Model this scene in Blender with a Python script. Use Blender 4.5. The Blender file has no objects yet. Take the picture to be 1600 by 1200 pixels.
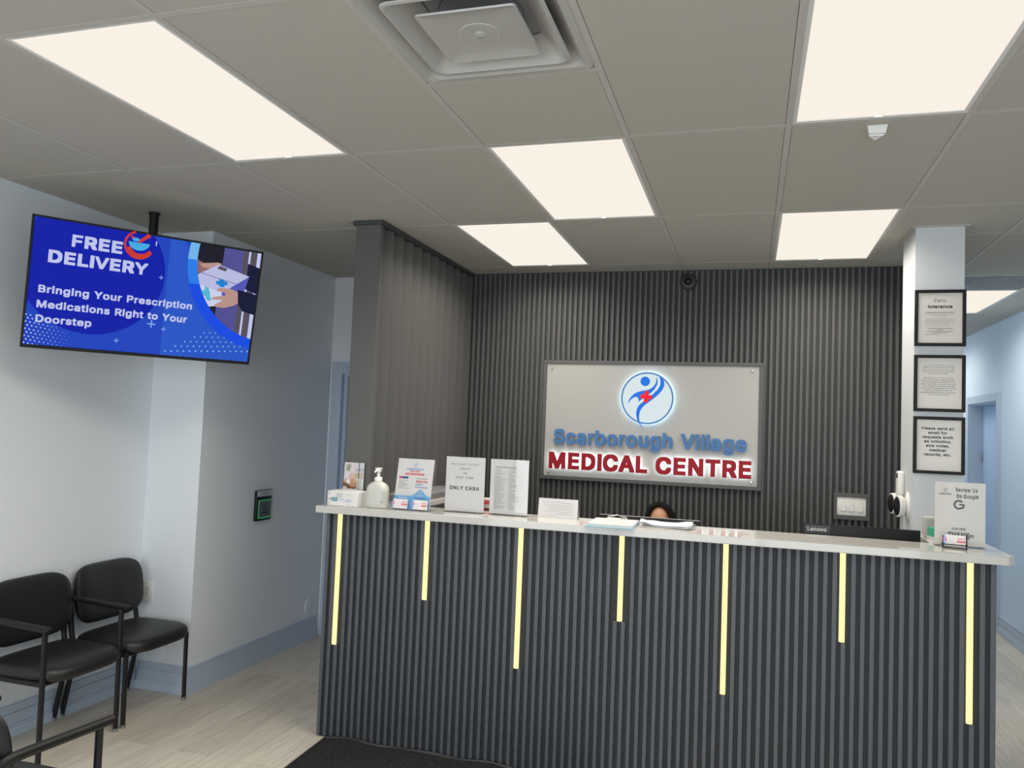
import bpy, bmesh, math, random
from mathutils import Vector, Matrix
random.seed(7)
PI = math.pi
S = bpy.context.scene
COL = S.collection

# ------------------------------------------------------------------ camera
def cam_axes(yaw, pitch, roll):
    cy, sy, cp, sp, cr, sr = math.cos(yaw), math.sin(yaw), math.cos(pitch), math.sin(pitch), math.cos(roll), math.sin(roll)
    f = Vector((sy*cp, cy*cp, sp)); r0 = Vector((cy, -sy, 0)); u0 = r0.cross(f)
    return cr*r0 + sr*u0, -sr*r0 + cr*u0, f
CAM = Vector((1.71314, -3.09525, 1.74143))
r_, u_, f_ = cam_axes(-0.2925894, 0.0529331, 0.0390191)
cd = bpy.data.cameras.new('camera'); co = bpy.data.objects.new('camera', cd); COL.objects.link(co)
co.matrix_world = Matrix(((r_.x, u_.x, -f_.x, CAM.x), (r_.y, u_.y, -f_.y, CAM.y), (r_.z, u_.z, -f_.z, CAM.z), (0, 0, 0, 1)))
cd.sensor_fit = 'HORIZONTAL'; cd.sensor_width = 36.0; cd.lens = 36.0*1238.606/1600.0
cd.clip_start = .05; cd.clip_end = 100
S.camera = co

# ------------------------------------------------------------------ world, exposure, daylight
S.view_settings.view_transform = 'Standard'; S.view_settings.look = 'None'
S.view_settings.gamma = 1; S.view_settings.exposure = 0.0
S.view_settings.use_curve_mapping = False
S.cycles.use_denoising = True
S.cycles.max_bounces = 8; S.cycles.diffuse_bounces = 5; S.cycles.transparent_max_bounces = 12
S.cycles.sample_clamp_indirect = 6
S.cycles.caustics_reflective = False; S.cycles.caustics_refractive = False
W = bpy.data.worlds.new('overcast_sky'); S.world = W; W.use_nodes = True
wb = W.node_tree.nodes['Background']; wb.inputs['Color'].default_value = (.88, .94, 1.0, 1); wb.inputs['Strength'].default_value = 4.5
TROFFER = 9.0        # radiance of a troffer
# daylight enters through the shop window behind the camera: a portal guides the sky light
pl = bpy.data.lights.new('window_portal', 'AREA'); pl.shape = 'RECTANGLE'; pl.size = 5.4; pl.size_y = 2.35
pl.cycles.is_portal = True
po = bpy.data.objects.new('window_portal', pl); COL.objects.link(po); po.location = (1.0, -5.42, 1.45); po.rotation_euler = (PI/2, 0, 0)

# ------------------------------------------------------------------ materials
def lin(h):
    h = h.lstrip('#'); o = []
    for i in (0, 2, 4):
        c = int(h[i:i+2], 16)/255; o.append(c/12.92 if c <= .04045 else ((c+.055)/1.055)**2.4)
    return tuple(o)+(1,)
MATS = {}
def mat(name, col, rough=.6, metal=0, noise=None, bump=None, spec=None, coat=0):
    if name in MATS: return MATS[name]
    m = bpy.data.materials.new(name); m.use_nodes = True; nt = m.node_tree; b = nt.nodes['Principled BSDF']
    c = lin(col) if isinstance(col, str) else tuple(col)+(1,)
    b.inputs['Base Color'].default_value = c; b.inputs['Roughness'].default_value = rough; b.inputs['Metallic'].default_value = metal
    if spec is not None: b.inputs['Specular IOR Level'].default_value = spec
    if coat: b.inputs['Coat Weight'].default_value = coat; b.inputs['Coat Roughness'].default_value = .1
    if noise or bump:
        tc = nt.nodes.new('ShaderNodeTexCoord')
    if noise:
        sc, amt = noise
        n = nt.nodes.new('ShaderNodeTexNoise'); n.inputs['Scale'].default_value = sc; n.inputs['Detail'].default_value = 4
        nt.links.new(tc.outputs['Object'], n.inputs['Vector'])
        mr = nt.nodes.new('ShaderNodeMapRange'); mr.inputs['To Min'].default_value = 1-amt; mr.inputs['To Max'].default_value = 1+amt
        nt.links.new(n.outputs['Fac'], mr.inputs['Value'])
        mx = nt.nodes.new('ShaderNodeVectorMath'); mx.operation = 'SCALE'; mx.inputs[0].default_value = c[:3]
        nt.links.new(mr.outputs['Result'], mx.inputs['Scale']); nt.links.new(mx.outputs['Vector'], b.inputs['Base Color'])
    if bump:
        sc, st, dist = bump
        n = nt.nodes.new('ShaderNodeTexNoise'); n.inputs['Scale'].default_value = sc; n.inputs['Detail'].default_value = 3
        nt.links.new(tc.outputs['Object'], n.inputs['Vector'])
        bp = nt.nodes.new('ShaderNodeBump'); bp.inputs['Strength'].default_value = st; bp.inputs['Distance'].default_value = dist
        nt.links.new(n.outputs['Fac'], bp.inputs['Height']); nt.links.new(bp.outputs['Normal'], b.inputs['Normal'])
    MATS[name] = m; return m
def emit(name, col, st=1.0):
    if name in MATS: return MATS[name]
    m = bpy.data.materials.new(name); m.use_nodes = True; nt = m.node_tree; nt.nodes.clear()
    e = nt.nodes.new('ShaderNodeEmission'); o = nt.nodes.new('ShaderNodeOutputMaterial')
    e.inputs['Color'].default_value = lin(col) if isinstance(col, str) else tuple(col)+(1,); e.inputs['Strength'].default_value = st
    nt.links.new(e.outputs[0], o.inputs['Surface']); MATS[name] = m; return m
def screen_mat(name, col, st=1.0):      # a lit display pixel colour under a glossy cover
    m = mat(name, (.004, .004, .006), .3, spec=.12); b = m.node_tree.nodes['Principled BSDF']
    b.inputs['Emission Color'].default_value = lin(col); b.inputs['Emission Strength'].default_value = st
    return m
def clear(name, tint=(1, 1, 1), refl=.05, rough=.02):
    if name in MATS: return MATS[name]
    m = bpy.data.materials.new(name); m.use_nodes = True; nt = m.node_tree; nt.nodes.clear()
    t = nt.nodes.new('ShaderNodeBsdfTransparent'); t.inputs['Color'].default_value = tuple(tint)+(1,)
    g = nt.nodes.new('ShaderNodeBsdfGlossy'); g.inputs['Roughness'].default_value = rough
    x = nt.nodes.new('ShaderNodeMixShader'); o = nt.nodes.new('ShaderNodeOutputMaterial')
    x.inputs['Fac'].default_value = refl; nt.links.new(t.outputs[0], x.inputs[1]); nt.links.new(g.outputs[0], x.inputs[2])
    nt.links.new(x.outputs[0], o.inputs['Surface']); MATS[name] = m; return m

PAINT = mat('pale_blue_wall_paint', (.79, .83, .87), .55, bump=(220, .05, .002))
PAINT2 = mat('light_blue_wall_paint', (.63, .745, .86), .8, bump=(220, .05, .002))
PILLAR = mat('pillar_paint', (.60, .63, .65), .55)
TRIM = mat('pale_blue_trim_paint', (.50, .58, .69), .4)
DOORM = mat('blue_door_paint', (.46, .60, .82), .5)
TILE = mat('ceiling_tile_white', (.44, .42, .375), .9, bump=(350, .15, .002))
TBAR = mat('ceiling_bar_white', (.47, .455, .42), .65)
SLATB = mat('charcoal_slat_back_wall', (.082, .083, .083), .5, noise=(9, .1))
SLATD = mat('charcoal_blue_slat_desk', (.078, .086, .099), .48, noise=(9, .1))
GROOVE = mat('charcoal_groove', (.040, .041, .043), .7)
SCREENM = mat('dark_grey_laminate', (.095, .093, .09), .45, noise=(6, .05))
QUARTZ = mat('white_quartz', (.54, .53, .50), .06, noise=(30, .03))
LED = emit('warm_led_strip', (1.0, .84, .40), 1.25)
WHITEP = mat('white_plastic', (.78, .77, .74), .35)
BLACKP = mat('black_plastic', (.010, .010, .011), .42, spec=.3)
BLACKM = mat('black_powder_coat', (.009, .009, .010), .45, spec=.35)
VINYL = mat('black_vinyl', (.013, .013, .014), .42, bump=(90, .12, .004))
PAPER = mat('white_paper', (.56, .555, .56), .8)
PAPERW = mat('warm_white_paper', (.76, .725, .68), .7)
CHROME = mat('brushed_steel', (.55, .55, .54), .3, 1)
ACRY = clear('clear_acrylic', refl=.03)
GLASS = clear('picture_glass', refl=.03)

def wood_floor():
    m = bpy.data.materials.new('grey_oak_vinyl_planks'); m.use_nodes = True; nt = m.node_tree; b = nt.nodes['Principled BSDF']
    N = nt.nodes.new; L = nt.links.new
    tc = N('ShaderNodeTexCoord'); mp = N('ShaderNodeMapping'); mp.inputs['Rotation'].default_value = (0, 0, PI/2)
    L(tc.outputs['Object'], mp.inputs['Vector'])
    br = N('ShaderNodeTexBrick'); br.inputs['Scale'].default_value = 1; br.inputs['Brick Width'].default_value = 1.22
    br.inputs['Row Height'].default_value = .18; br.inputs['Mortar Size'].default_value = .0012; br.inputs['Mortar Smooth'].default_value = .1
    br.offset = .37; br.inputs['Color1'].default_value = (.56, .51, .43, 1); br.inputs['Color2'].default_value = (.69, .64, .545, 1)
    br.inputs['Mortar'].default_value = (.32, .29, .245, 1); br.inputs['Bias'].default_value = 0
    L(mp.outputs[0], br.inputs['Vector'])
    m2 = N('ShaderNodeMapping'); m2.inputs['Scale'].default_value = (28, 1.6, 1); L(tc.outputs['Object'], m2.inputs['Vector'])
    n = N('ShaderNodeTexNoise'); n.inputs['Scale'].default_value = 2.2; n.inputs['Detail'].default_value = 6; n.inputs['Distortion'].default_value = .6
    L(m2.outputs[0], n.inputs['Vector'])
    mr = N('ShaderNodeMapRange'); mr.inputs['From Min'].default_value = .3; mr.inputs['From Max'].default_value = .7
    mr.inputs['To Min'].default_value = .84; mr.inputs['To Max'].default_value = 1.10; L(n.outputs['Fac'], mr.inputs['Value'])
    sc = N('ShaderNodeVectorMath'); sc.operation = 'SCALE'; L(br.outputs['Color'], sc.inputs[0]); L(mr.outputs[0], sc.inputs['Scale'])
    L(sc.outputs[0], b.inputs['Base Color']); b.inputs['Roughness'].default_value = .42
    return m
FLOORM = wood_floor()
def mat_fibre():
    m = mat('black_mat_fibre', (.014, .014, .014), .95, bump=(260, 1.0, .02)); nt = m.node_tree; b = nt.nodes['Principled BSDF']
    tc = nt.nodes.new('ShaderNodeTexCoord'); v = nt.nodes.new('ShaderNodeTexNoise'); v.inputs['Scale'].default_value = 150
    r = nt.nodes.new('ShaderNodeValToRGB'); r.color_ramp.elements[0].position = .45; r.color_ramp.elements[0].color = (.008, .008, .008, 1)
    r.color_ramp.elements[1].position = .72; r.color_ramp.elements[1].color = (.075, .075, .072, 1)
    nt.links.new(tc.outputs['Object'], v.inputs['Vector']); nt.links.new(v.outputs['Fac'], r.inputs['Fac']); nt.links.new(r.outputs['Color'], b.inputs['Base Color'])
    return m
FIBRE = mat_fibre()

# ------------------------------------------------------------------ mesh helpers
def BM(): return bmesh.new()
def quad(bm, pts, mi=0):
    f = bm.faces.new([bm.verts.new(p) for p in pts]); f.material_index = mi; return f
def box(bm, x0, x1, y0, y1, z0, z1, mi=0):
    v = [bm.verts.new((x, y, z)) for x in (x0, x1) for y in (y0, y1) for z in (z0, z1)]
    for q in ((0, 1, 3, 2), (4, 6, 7, 5), (0, 4, 5, 1), (2, 3, 7, 6), (0, 2, 6, 4), (1, 5, 7, 3)):
        bm.faces.new([v[i] for i in q]).material_index = mi
def absorb(bm, t, mi=0, M=None):
    mp = {}
    for v in t.verts: mp[v] = bm.verts.new(M @ v.co if M else v.co)
    for f in t.faces:
        try:
            g = bm.faces.new([mp[v] for v in f.verts]); g.material_index = mi; g.smooth = f.smooth
        except ValueError: pass
    t.free()
def rbox(bm, x0, x1, y0, y1, z0, z1, r=.004, seg=2, mi=0, M=None, smooth=False):
    t = BM(); box(t, x0, x1, y0, y1, z0, z1)
    bmesh.ops.bevel(t, geom=t.edges[:], offset=r, segments=seg, affect='EDGES', profile=.5)
    if smooth:
        for f in t.faces: f.smooth = True
    absorb(bm, t, mi, M)
def ring_loft(bm, rings, mi=0, caps=True, smooth=True, closed=False):
    R = [[bm.verts.new(p) for p in r] for r in rings]; n = len(R[0])
    pairs = list(zip(R, R[1:])) + ([(R[-1], R[0])] if closed else [])
    for a, b in pairs:
        for i in range(n):
            f = bm.faces.new((a[i], a[(i+1) % n], b[(i+1) % n], b[i])); f.material_index = mi; f.smooth = smooth
    if caps and not closed:
        bm.faces.new(R[0][::-1]).material_index = mi; bm.faces.new(R[-1]).material_index = mi
def tube(bm, pts, r, seg=10, mi=0, caps=True, flat=1.0):
    pts = [Vector(p) for p in pts]; rs = r if isinstance(r, (list, tuple)) else [r]*len(pts)
    rings = []; prev = None
    for i, p in enumerate(pts):
        d = (pts[min(i+1, len(pts)-1)] - pts[max(i-1, 0)]).normalized()
        if prev is None:
            a = Vector((0, 0, 1)) if abs(d.z) < .9 else Vector((1, 0, 0)); n = d.cross(a).normalized()
        else:
            n = (prev - d*prev.dot(d)).normalized()
        prev = n; b = d.cross(n)
        rings.append([p + rs[i]*(math.cos(k*2*PI/seg)*n + flat*math.sin(k*2*PI/seg)*b) for k in range(seg)])
    ring_loft(bm, rings, mi, caps)
def cyl(bm, c, r, h, axis='z', seg=24, mi=0, r2=None):
    a = Vector({'x': (1, 0, 0), 'y': (0, 1, 0), 'z': (0, 0, 1)}[axis]); c = Vector(c)
    tube(bm, [c, c + a*h], [r, r if r2 is None else r2], seg, mi)
def lathe(bm, prof, c=(0, 0, 0), seg=28, mi=0, axis='z', sx=1.0, sy=1.0):
    rings = []
    for r, z in prof:
        ring = []
        for k in range(seg if r > .001 else 1):
            a, b = (r*math.cos(2*PI*k/seg)*sx, r*math.sin(2*PI*k/seg)*sy) if r > .001 else (0, 0)
            p = {'z': (a, b, z), 'y': (a, z, b), 'x': (z, a, b)}[axis]
            ring.append(bm.verts.new((c[0]+p[0], c[1]+p[1], c[2]+p[2])))
        rings.append(ring)
    for A, B in zip(rings, rings[1:]):
        for i in range(seg):
            q = [A[i % len(A)], A[(i+1) % len(A)], B[(i+1) % len(B)], B[i % len(B)]]; u = []
            for v in q:
                if v not in u: u.append(v)
            if len(u) > 2: f = bm.faces.new(u); f.material_index = mi; f.smooth = True
def sweep_smooth(ctrl, n=8):
    P = [Vector(p) for p in ctrl]; out = []
    for i in range(len(P)-1):
        p0, p1, p2, p3 = P[max(i-1, 0)], P[i], P[i+1], P[min(i+2, len(P)-1)]
        for k in range(n):
            t = k/n; out.append(.5*((2*p1) + (p2-p0)*t + (2*p0-5*p1+4*p2-p3)*t*t + (3*p1-p0-3*p2+p3)*t**3))
    return out + [P[-1]]
def prism(bm, poly, y0, y1, mi=0, side=None, smooth=False):   # poly in (x,z); extruded along y, front face at y0
    a = [bm.verts.new((x, y0, z)) for x, z in poly]; b = [bm.verts.new((x, y1, z)) for x, z in poly]; n = len(a)
    bm.faces.new(a).material_index = mi; bm.faces.new(b[::-1]).material_index = mi
    for i in range(n):
        f = bm.faces.new((a[i], b[i], b[(i+1) % n], a[(i+1) % n])); f.material_index = mi if side is None else side; f.smooth = smooth
# ------------------------------------------------------------------ letter outlines: advance, then outlines as x,y pairs in 1/1000 em
GLYPHS = {
  'R': {
    '!': (209, [[81,-4,101,-7,124,-4,139,5,151,24,154,43,151,65,142,81,125,93,105,96,82,93,66,84,54,68,50,47,53,24,66,5],[66,162,138,162,143,516,137,524,61,520]]),
    '&': (463, [[173,-8,220,-9,266,-1,303,14,335,36,367,-2,445,-3,452,1,446,15,384,93,413,153,420,199,420,236,352,236,344,175,335,153,238,267,237,272,289,312,318,346,332,378,337,419,327,461,299,498,270,516,229,527,174,526,142,517,112,498,86,466,75,428,77,374,91,337,129,287,57,217,41,190,33,153,33,121,40,88,71,38,119,5],[169,60,146,70,121,93,112,112,108,139,115,166,127,185,174,225,288,93,270,78,234,61,197,56],[187,329,154,378,148,401,150,419,157,438,174,453,193,462,220,463,237,456,255,438,261,419,260,401,243,370]]),
    "'": (219, [[76,323,82,319,133,319,139,323,147,516,142,524,68,520]]),
    '(': (287, [[175,-96,187,-100,243,-100,248,-96,185,65,169,135,162,213,166,276,180,355,215,470,247,543,248,553,243,555,178,555,168,539,137,470,120,419,101,341,90,272,88,180,103,84,133,-10]]),
    ')': (287, [[35,-96,59,-100,101,-100,108,-96,147,-17,169,43,193,153,195,249,179,359,146,470,105,555,35,553,68,470,98,374,116,287,122,208,116,148,101,74,74,-4]]),
    ',': (200, [[38,-123,91,-123,95,-118,146,65,146,80,66,79]]),
    '-': (469, [[113,190,348,187,350,254,115,256]]),
    '.': (200, [[77,-4,119,-5,133,2,146,19,152,38,150,61,144,74,128,90,110,96,86,96,68,88,54,73,48,52,50,29,59,11]]),
    '/': (262, [[12,-77,81,-77,244,529,247,543,243,548,183,548,177,543]]),
    '0': (469, [[206,-8,252,-9,294,-1,330,19,356,43,380,74,400,121,417,208,419,276,414,341,400,401,386,433,355,479,330,502,294,521,252,530,206,529,178,523,146,509,114,484,92,456,72,419,55,359,48,314,50,190,63,125,82,79,101,52,133,21,165,2],[220,60,197,66,170,84,141,130,125,195,120,272,131,359,155,419,193,453,229,463,256,458,285,445,318,406,340,332,345,245,336,171,325,130,310,103,289,79,266,66]]),
    '1': (469, [[75,1,82,-3,256,-3,399,-3,405,1,404,63,289,65,289,516,285,524,202,524,84,438,84,364,91,359,212,442,212,70,211,65,77,64]]),
    '2': (469, [[62,1,68,-3,289,-3,399,-3,403,1,403,61,399,67,173,70,326,232,366,287,387,327,395,378,388,428,365,470,344,493,317,511,252,530,183,526,123,498,98,475,80,447,65,397,64,368,68,363,137,364,145,410,164,438,193,455,225,462,256,458,292,442,314,415,321,378,314,341,294,305,63,56]]),
    '3': (469, [[198,-8,266,-7,319,11,367,45,396,88,405,121,406,166,398,204,379,240,348,270,312,292,243,305,386,466,386,520,381,524,73,524,68,520,68,455,281,451,156,309,156,254,160,248,220,248,261,241,307,213,325,180,330,153,324,116,314,97,294,78,266,66,234,60,202,61,174,69,146,85,127,112,119,141,45,143,42,139,53,84,91,34,142,4]]),
    '4': (469, [[283,1,289,-3,353,-3,356,103,427,107,427,172,356,175,356,327,283,327,280,173,125,175,319,507,324,520,317,524,247,521,38,166,41,105,280,104]]),
    '5': (469, [[203,-8,238,-10,277,-4,312,8,348,34,373,61,391,93,403,135,404,185,395,236,377,272,349,305,317,328,280,342,234,347,187,340,151,324,147,327,161,451,377,454,380,484,380,520,377,524,101,524,94,520,67,254,133,246,183,271,243,275,270,267,295,249,311,231,325,199,328,153,318,116,298,88,252,63,206,62,166,79,142,107,133,140,58,139,67,88,95,42,142,8]]),
    '6': (469, [[209,-8,280,-5,335,22,377,65,399,121,403,162,399,204,383,249,359,282,326,308,289,322,243,327,205,323,333,511,335,520,330,524,252,520,115,318,82,258,68,217,62,175,64,135,83,74,103,47,128,23,160,4],[211,61,174,78,152,103,138,139,137,180,147,213,174,246,211,263,247,264,280,253,313,222,327,180,326,139,312,103,280,71,247,60]]),
    '7': (469, [[95,1,101,-3,169,-3,177,1,404,451,404,522,68,524,60,520,64,454,320,451]]),
    '8': (469, [[204,-8,285,-5,344,19,377,43,391,61,409,97,414,121,412,171,394,217,366,249,327,272,367,304,390,346,395,397,386,442,365,475,330,505,294,522,252,530,187,526,133,504,110,487,85,456,69,406,69,368,77,337,96,305,137,272,91,244,73,222,59,195,50,139,59,88,73,61,115,22,160,0],[211,61,166,74,137,103,127,135,131,171,151,205,187,227,234,235,275,228,312,205,329,180,338,144,331,112,312,85,285,68,252,60],[216,304,187,313,160,334,146,362,147,406,161,433,193,455,229,463,266,457,293,442,309,424,320,392,315,355,294,324,270,309,243,303]]),
    '9': (469, [[129,1,133,-3,211,-2,341,190,376,249,394,296,402,337,402,368,399,396,386,438,349,489,321,509,289,523,252,530,211,530,151,513,110,484,88,456,72,424,62,378,63,327,75,287,100,245,137,215,169,202,216,195,262,199,141,24],[211,258,174,275,155,296,139,332,138,378,148,410,174,442,211,461,247,462,280,450,314,415,326,383,327,337,313,300,289,273,252,257]]),
    ':': (200, [[77,-4,119,-5,133,2,146,19,152,38,150,61,144,74,128,90,110,96,86,96,68,88,54,73,48,52,50,29,59,11],[87,272,124,275,139,287,149,305,152,327,148,346,139,359,119,373,95,376,77,372,60,359,50,341,48,318,52,300,66,282]]),
    'A': (495, [[14,1,27,-3,91,-3,95,1,146,141,344,141,399,-3,478,0,321,433,285,524,201,520],[174,211,170,217,243,436,321,213]]),
    'B': (472, [[58,1,64,-3,252,-3,307,1,339,10,372,24,395,43,413,65,425,93,432,130,424,195,410,222,386,249,341,272,374,291,399,321,411,359,411,406,391,461,353,498,317,515,270,523,59,522],[137,68,137,231,285,228,321,211,347,180,356,148,352,116,336,93,317,78,270,68],[137,298,137,453,275,452,303,442,326,419,336,392,333,355,321,332,294,310,252,299]]),
    'C': (526, [[245,-8,285,-10,330,-4,372,11,404,28,431,51,454,79,478,125,488,162,487,171,413,171,395,128,367,95,321,70,280,63,238,67,197,82,169,104,140,144,124,185,117,222,114,263,119,314,128,350,149,392,174,423,197,439,252,457,285,457,321,451,357,433,381,413,399,386,413,349,487,350,483,383,469,419,431,471,404,494,372,511,298,530,243,529,202,521,151,498,124,477,94,447,68,406,51,359,40,300,39,240,46,180,60,135,81,93,106,61,151,23,202,0]]),
    'D': (518, [[58,1,64,-3,225,-3,303,6,362,29,395,52,428,88,450,125,470,185,476,245,474,309,464,359,441,415,410,456,386,479,330,508,275,521,59,522],[137,68,136,451,247,453,307,439,335,425,355,406,377,374,392,337,400,291,401,249,395,199,383,162,357,121,332,97,303,81,243,68]]),
    'E': (433, [[58,1,64,-3,197,-3,386,-3,389,1,386,67,136,70,137,228,367,229,368,263,367,298,137,299,136,451,381,454,386,456,386,522,59,522]]),
    'F': (425, [[58,1,77,-3,133,-3,136,1,137,221,353,221,359,226,357,291,137,291,136,451,381,454,381,523,59,522]]),
    'G': (536, [[246,-8,330,-5,372,8,408,29,440,57,466,93,481,125,491,171,491,267,289,268,284,263,285,200,413,199,416,195,410,157,400,135,390,116,362,89,339,75,303,65,266,63,229,69,183,91,162,112,141,144,124,185,117,222,114,263,119,314,132,359,157,406,174,424,197,439,252,457,318,451,355,433,381,410,412,350,488,350,486,374,473,410,451,447,427,474,372,510,344,521,298,529,243,529,206,522,165,507,124,479,90,442,68,406,50,359,40,300,39,240,46,180,60,135,80,93,119,48,151,23,202,0]]),
    'H': (532, [[58,1,77,-3,133,-3,136,1,136,231,256,232,393,231,394,1,399,-3,458,-3,472,1,469,524,394,520,394,309,390,302,137,302,136,520,59,522]]),
    'I': (188, [[55,-3,133,-3,133,524,55,524]]),
    'J': (411, [[165,-8,220,-8,256,1,280,13,320,47,341,88,349,148,349,520,344,524,272,520,272,139,264,107,250,84,229,68,206,61,174,61,155,66,133,81,118,103,110,130,105,184,36,184,31,180,35,107,45,73,61,47,82,26,115,5]]),
    'K': (482, [[58,1,77,-3,133,-3,136,1,136,166,202,239,377,-3,458,-3,464,1,462,11,259,296,454,505,463,516,458,524,367,523,137,270,136,520,59,522]]),
    'L': (408, [[58,1,64,-3,155,-3,367,-3,375,1,372,67,136,70,133,523,58,520]]),
    'M': (646, [[58,1,64,-3,115,-3,133,1,133,398,275,29,287,1,294,-3,348,-3,355,1,506,392,507,1,514,-3,583,-1,583,522,487,524,479,520,321,102,291,195,163,520,155,524,59,522]]),
    'N': (539, [[58,1,77,-3,133,-3,136,1,133,411,197,301,388,1,395,-3,478,-1,478,522,401,520,399,119,146,522,59,522]]),
    'O': (550, [[244,-8,289,-9,339,-2,382,15,418,39,452,74,479,116,496,161,506,217,508,276,500,341,486,388,465,428,427,474,395,499,357,517,303,529,252,530,202,521,151,498,128,481,98,451,68,406,51,359,41,308,39,245,45,183,60,135,81,93,111,56,151,23,202,0],[247,65,211,75,183,91,158,116,141,144,118,213,117,300,132,359,169,418,197,439,229,452,294,457,348,439,390,406,415,359,425,327,432,282,430,222,411,153,390,116,372,97,335,74,303,65]]),
    'P': (460, [[58,1,77,-3,133,-3,136,1,137,185,256,185,307,193,359,217,385,240,403,267,421,327,418,401,395,456,372,482,344,502,303,517,266,523,59,522],[137,255,137,453,261,453,294,444,321,425,340,392,345,350,337,309,317,280,294,264,261,256]]),
    'Q': (550, [[403,-49,483,-49,482,-39,421,43,469,97,487,135,500,180,508,240,507,296,500,341,486,388,458,437,427,474,395,499,359,516,321,526,270,530,220,525,178,512,133,485,98,451,68,406,51,359,40,305,39,240,46,180,60,135,81,93,103,65,155,21,202,0,256,-9,303,-8,362,5],[247,65,211,75,183,91,158,116,141,144,118,213,117,300,132,359,169,418,197,439,229,452,294,457,348,439,390,406,415,359,425,327,432,282,430,222,415,162,390,116,377,103,321,170,247,170,245,162,251,153,314,70,285,63]]),
    'R': (465, [[58,1,77,-3,133,-3,136,1,137,197,243,198,250,195,357,-3,440,-2,437,15,330,213,366,231,395,259,414,296,423,341,420,397,408,438,390,467,353,498,317,514,270,523,59,522],[137,267,137,453,275,451,303,441,329,419,343,388,345,346,335,309,313,287,289,273,256,268]]),
    'S': (462, [[180,-8,266,-10,335,8,372,32,395,56,414,93,420,116,422,153,417,185,399,221,377,245,317,278,169,325,146,340,129,364,128,399,144,428,178,451,225,461,266,457,303,442,326,419,339,381,413,381,407,428,379,475,335,508,285,526,207,529,137,512,89,479,65,447,54,415,50,378,55,341,67,314,86,290,117,267,155,249,266,218,307,201,329,185,343,162,344,125,329,97,294,72,243,60,193,63,155,78,129,103,115,146,41,148,36,144,47,88,73,47,114,15,146,0]]),
    'T': (464, [[193,1,197,-3,256,-3,269,1,269,451,427,454,431,461,431,507,427,524,36,524,30,520,32,454,192,451]]),
    'U': (533, [[225,-8,303,-9,362,7,418,44,455,97,468,135,472,166,472,516,469,524,395,520,395,180,391,148,382,125,361,97,330,75,298,64,261,61,225,66,193,79,165,103,146,130,135,180,135,520,110,524,58,520,58,171,67,116,93,65,128,31,174,4]]),
    'V': (495, [[204,1,225,-3,285,-3,291,1,475,507,478,520,473,524,397,520,247,80,94,520,27,524,15,520]]),
    'W': (704, [[154,1,160,-3,238,-3,242,1,348,403,457,1,464,-3,509,-3,541,-3,545,1,685,511,684,523,607,520,500,105,390,524,307,520,202,112,197,108,92,520,73,524,15,520]]),
    'X': (490, [[16,1,23,-3,101,-2,243,209,386,-2,469,-3,471,5,466,15,292,267,455,507,458,523,377,522,243,327,115,522,32,524,27,520,29,511,198,267,21,15]]),
    'Y': (487, [[204,1,211,-3,280,-1,282,213,465,507,469,523,383,520,243,286,101,522,15,520,202,213]]),
    'Z': (453, [[40,1,45,-3,413,0,413,65,408,67,142,66,137,70,408,463,408,523,45,524,38,520,41,454,307,454,314,451,41,56]]),
    'a': (404, [[129,-8,174,-11,216,-5,247,11,275,36,280,-3,344,-3,350,1,350,258,346,300,335,332,322,350,298,373,270,387,202,398,128,387,101,375,73,353,52,327,39,300,41,293,105,274,129,305,151,320,174,329,206,332,247,320,264,305,272,287,275,258,266,246,142,226,95,213,59,192,36,160,28,112,40,56,54,34,74,15,101,0],[165,56,133,65,110,85,103,112,114,139,151,160,275,182,273,125,252,85,211,60]]),
    'b': (439, [[203,-8,247,-11,294,-2,332,20,371,61,390,102,402,157,403,222,393,276,376,318,351,350,317,379,285,392,234,398,187,393,151,372,128,346,125,355,125,520,54,524,51,516,51,1,54,-3,119,-3,123,1,124,49,159,11],[202,60,183,66,160,83,136,121,124,175,127,236,143,282,165,309,202,328,243,330,275,319,293,305,317,267,328,222,327,162,316,121,294,84,252,60]]),
    'c': (410, [[176,-8,243,-9,280,-1,307,13,348,48,377,103,377,112,372,114,307,128,293,97,271,74,243,61,206,57,178,62,160,71,142,87,121,121,108,171,110,231,128,282,160,316,202,330,247,325,281,305,307,262,376,282,359,323,330,358,298,380,252,395,178,396,146,388,115,372,68,326,48,287,37,249,34,162,40,125,55,84,79,47,110,20,143,1]]),
    'd': (439, [[168,-8,216,-11,251,-4,285,16,312,47,317,-3,381,-3,386,1,386,520,381,524,312,520,311,350,307,348,275,380,247,393,202,398,160,394,119,378,91,356,66,327,50,296,37,249,32,195,37,139,50,91,72,52,105,20,128,4],[183,60,146,81,120,121,108,175,109,226,120,267,143,305,183,328,229,329,256,320,275,306,303,263,313,199,308,148,285,93,259,70,225,58]]),
    'e': (418, [[180,-8,252,-9,312,12,353,45,379,93,377,101,311,116,294,88,270,69,243,59,211,56,178,62,151,77,120,116,111,144,110,168,385,171,378,267,367,300,349,332,326,358,294,380,238,397,165,393,125,378,98,359,58,309,36,240,32,195,36,144,59,74,78,47,110,20,142,2],[110,234,117,267,138,300,169,323,211,331,243,327,277,305,303,263,309,236]]),
    'f': (266, [[79,1,110,-3,153,1,153,323,155,328,234,328,240,332,239,392,155,393,154,438,162,461,178,473,202,477,238,473,255,529,247,538,216,544,178,544,151,539,124,527,105,511,84,479,77,394,5,392,3,332,8,328,78,327]]),
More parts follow.
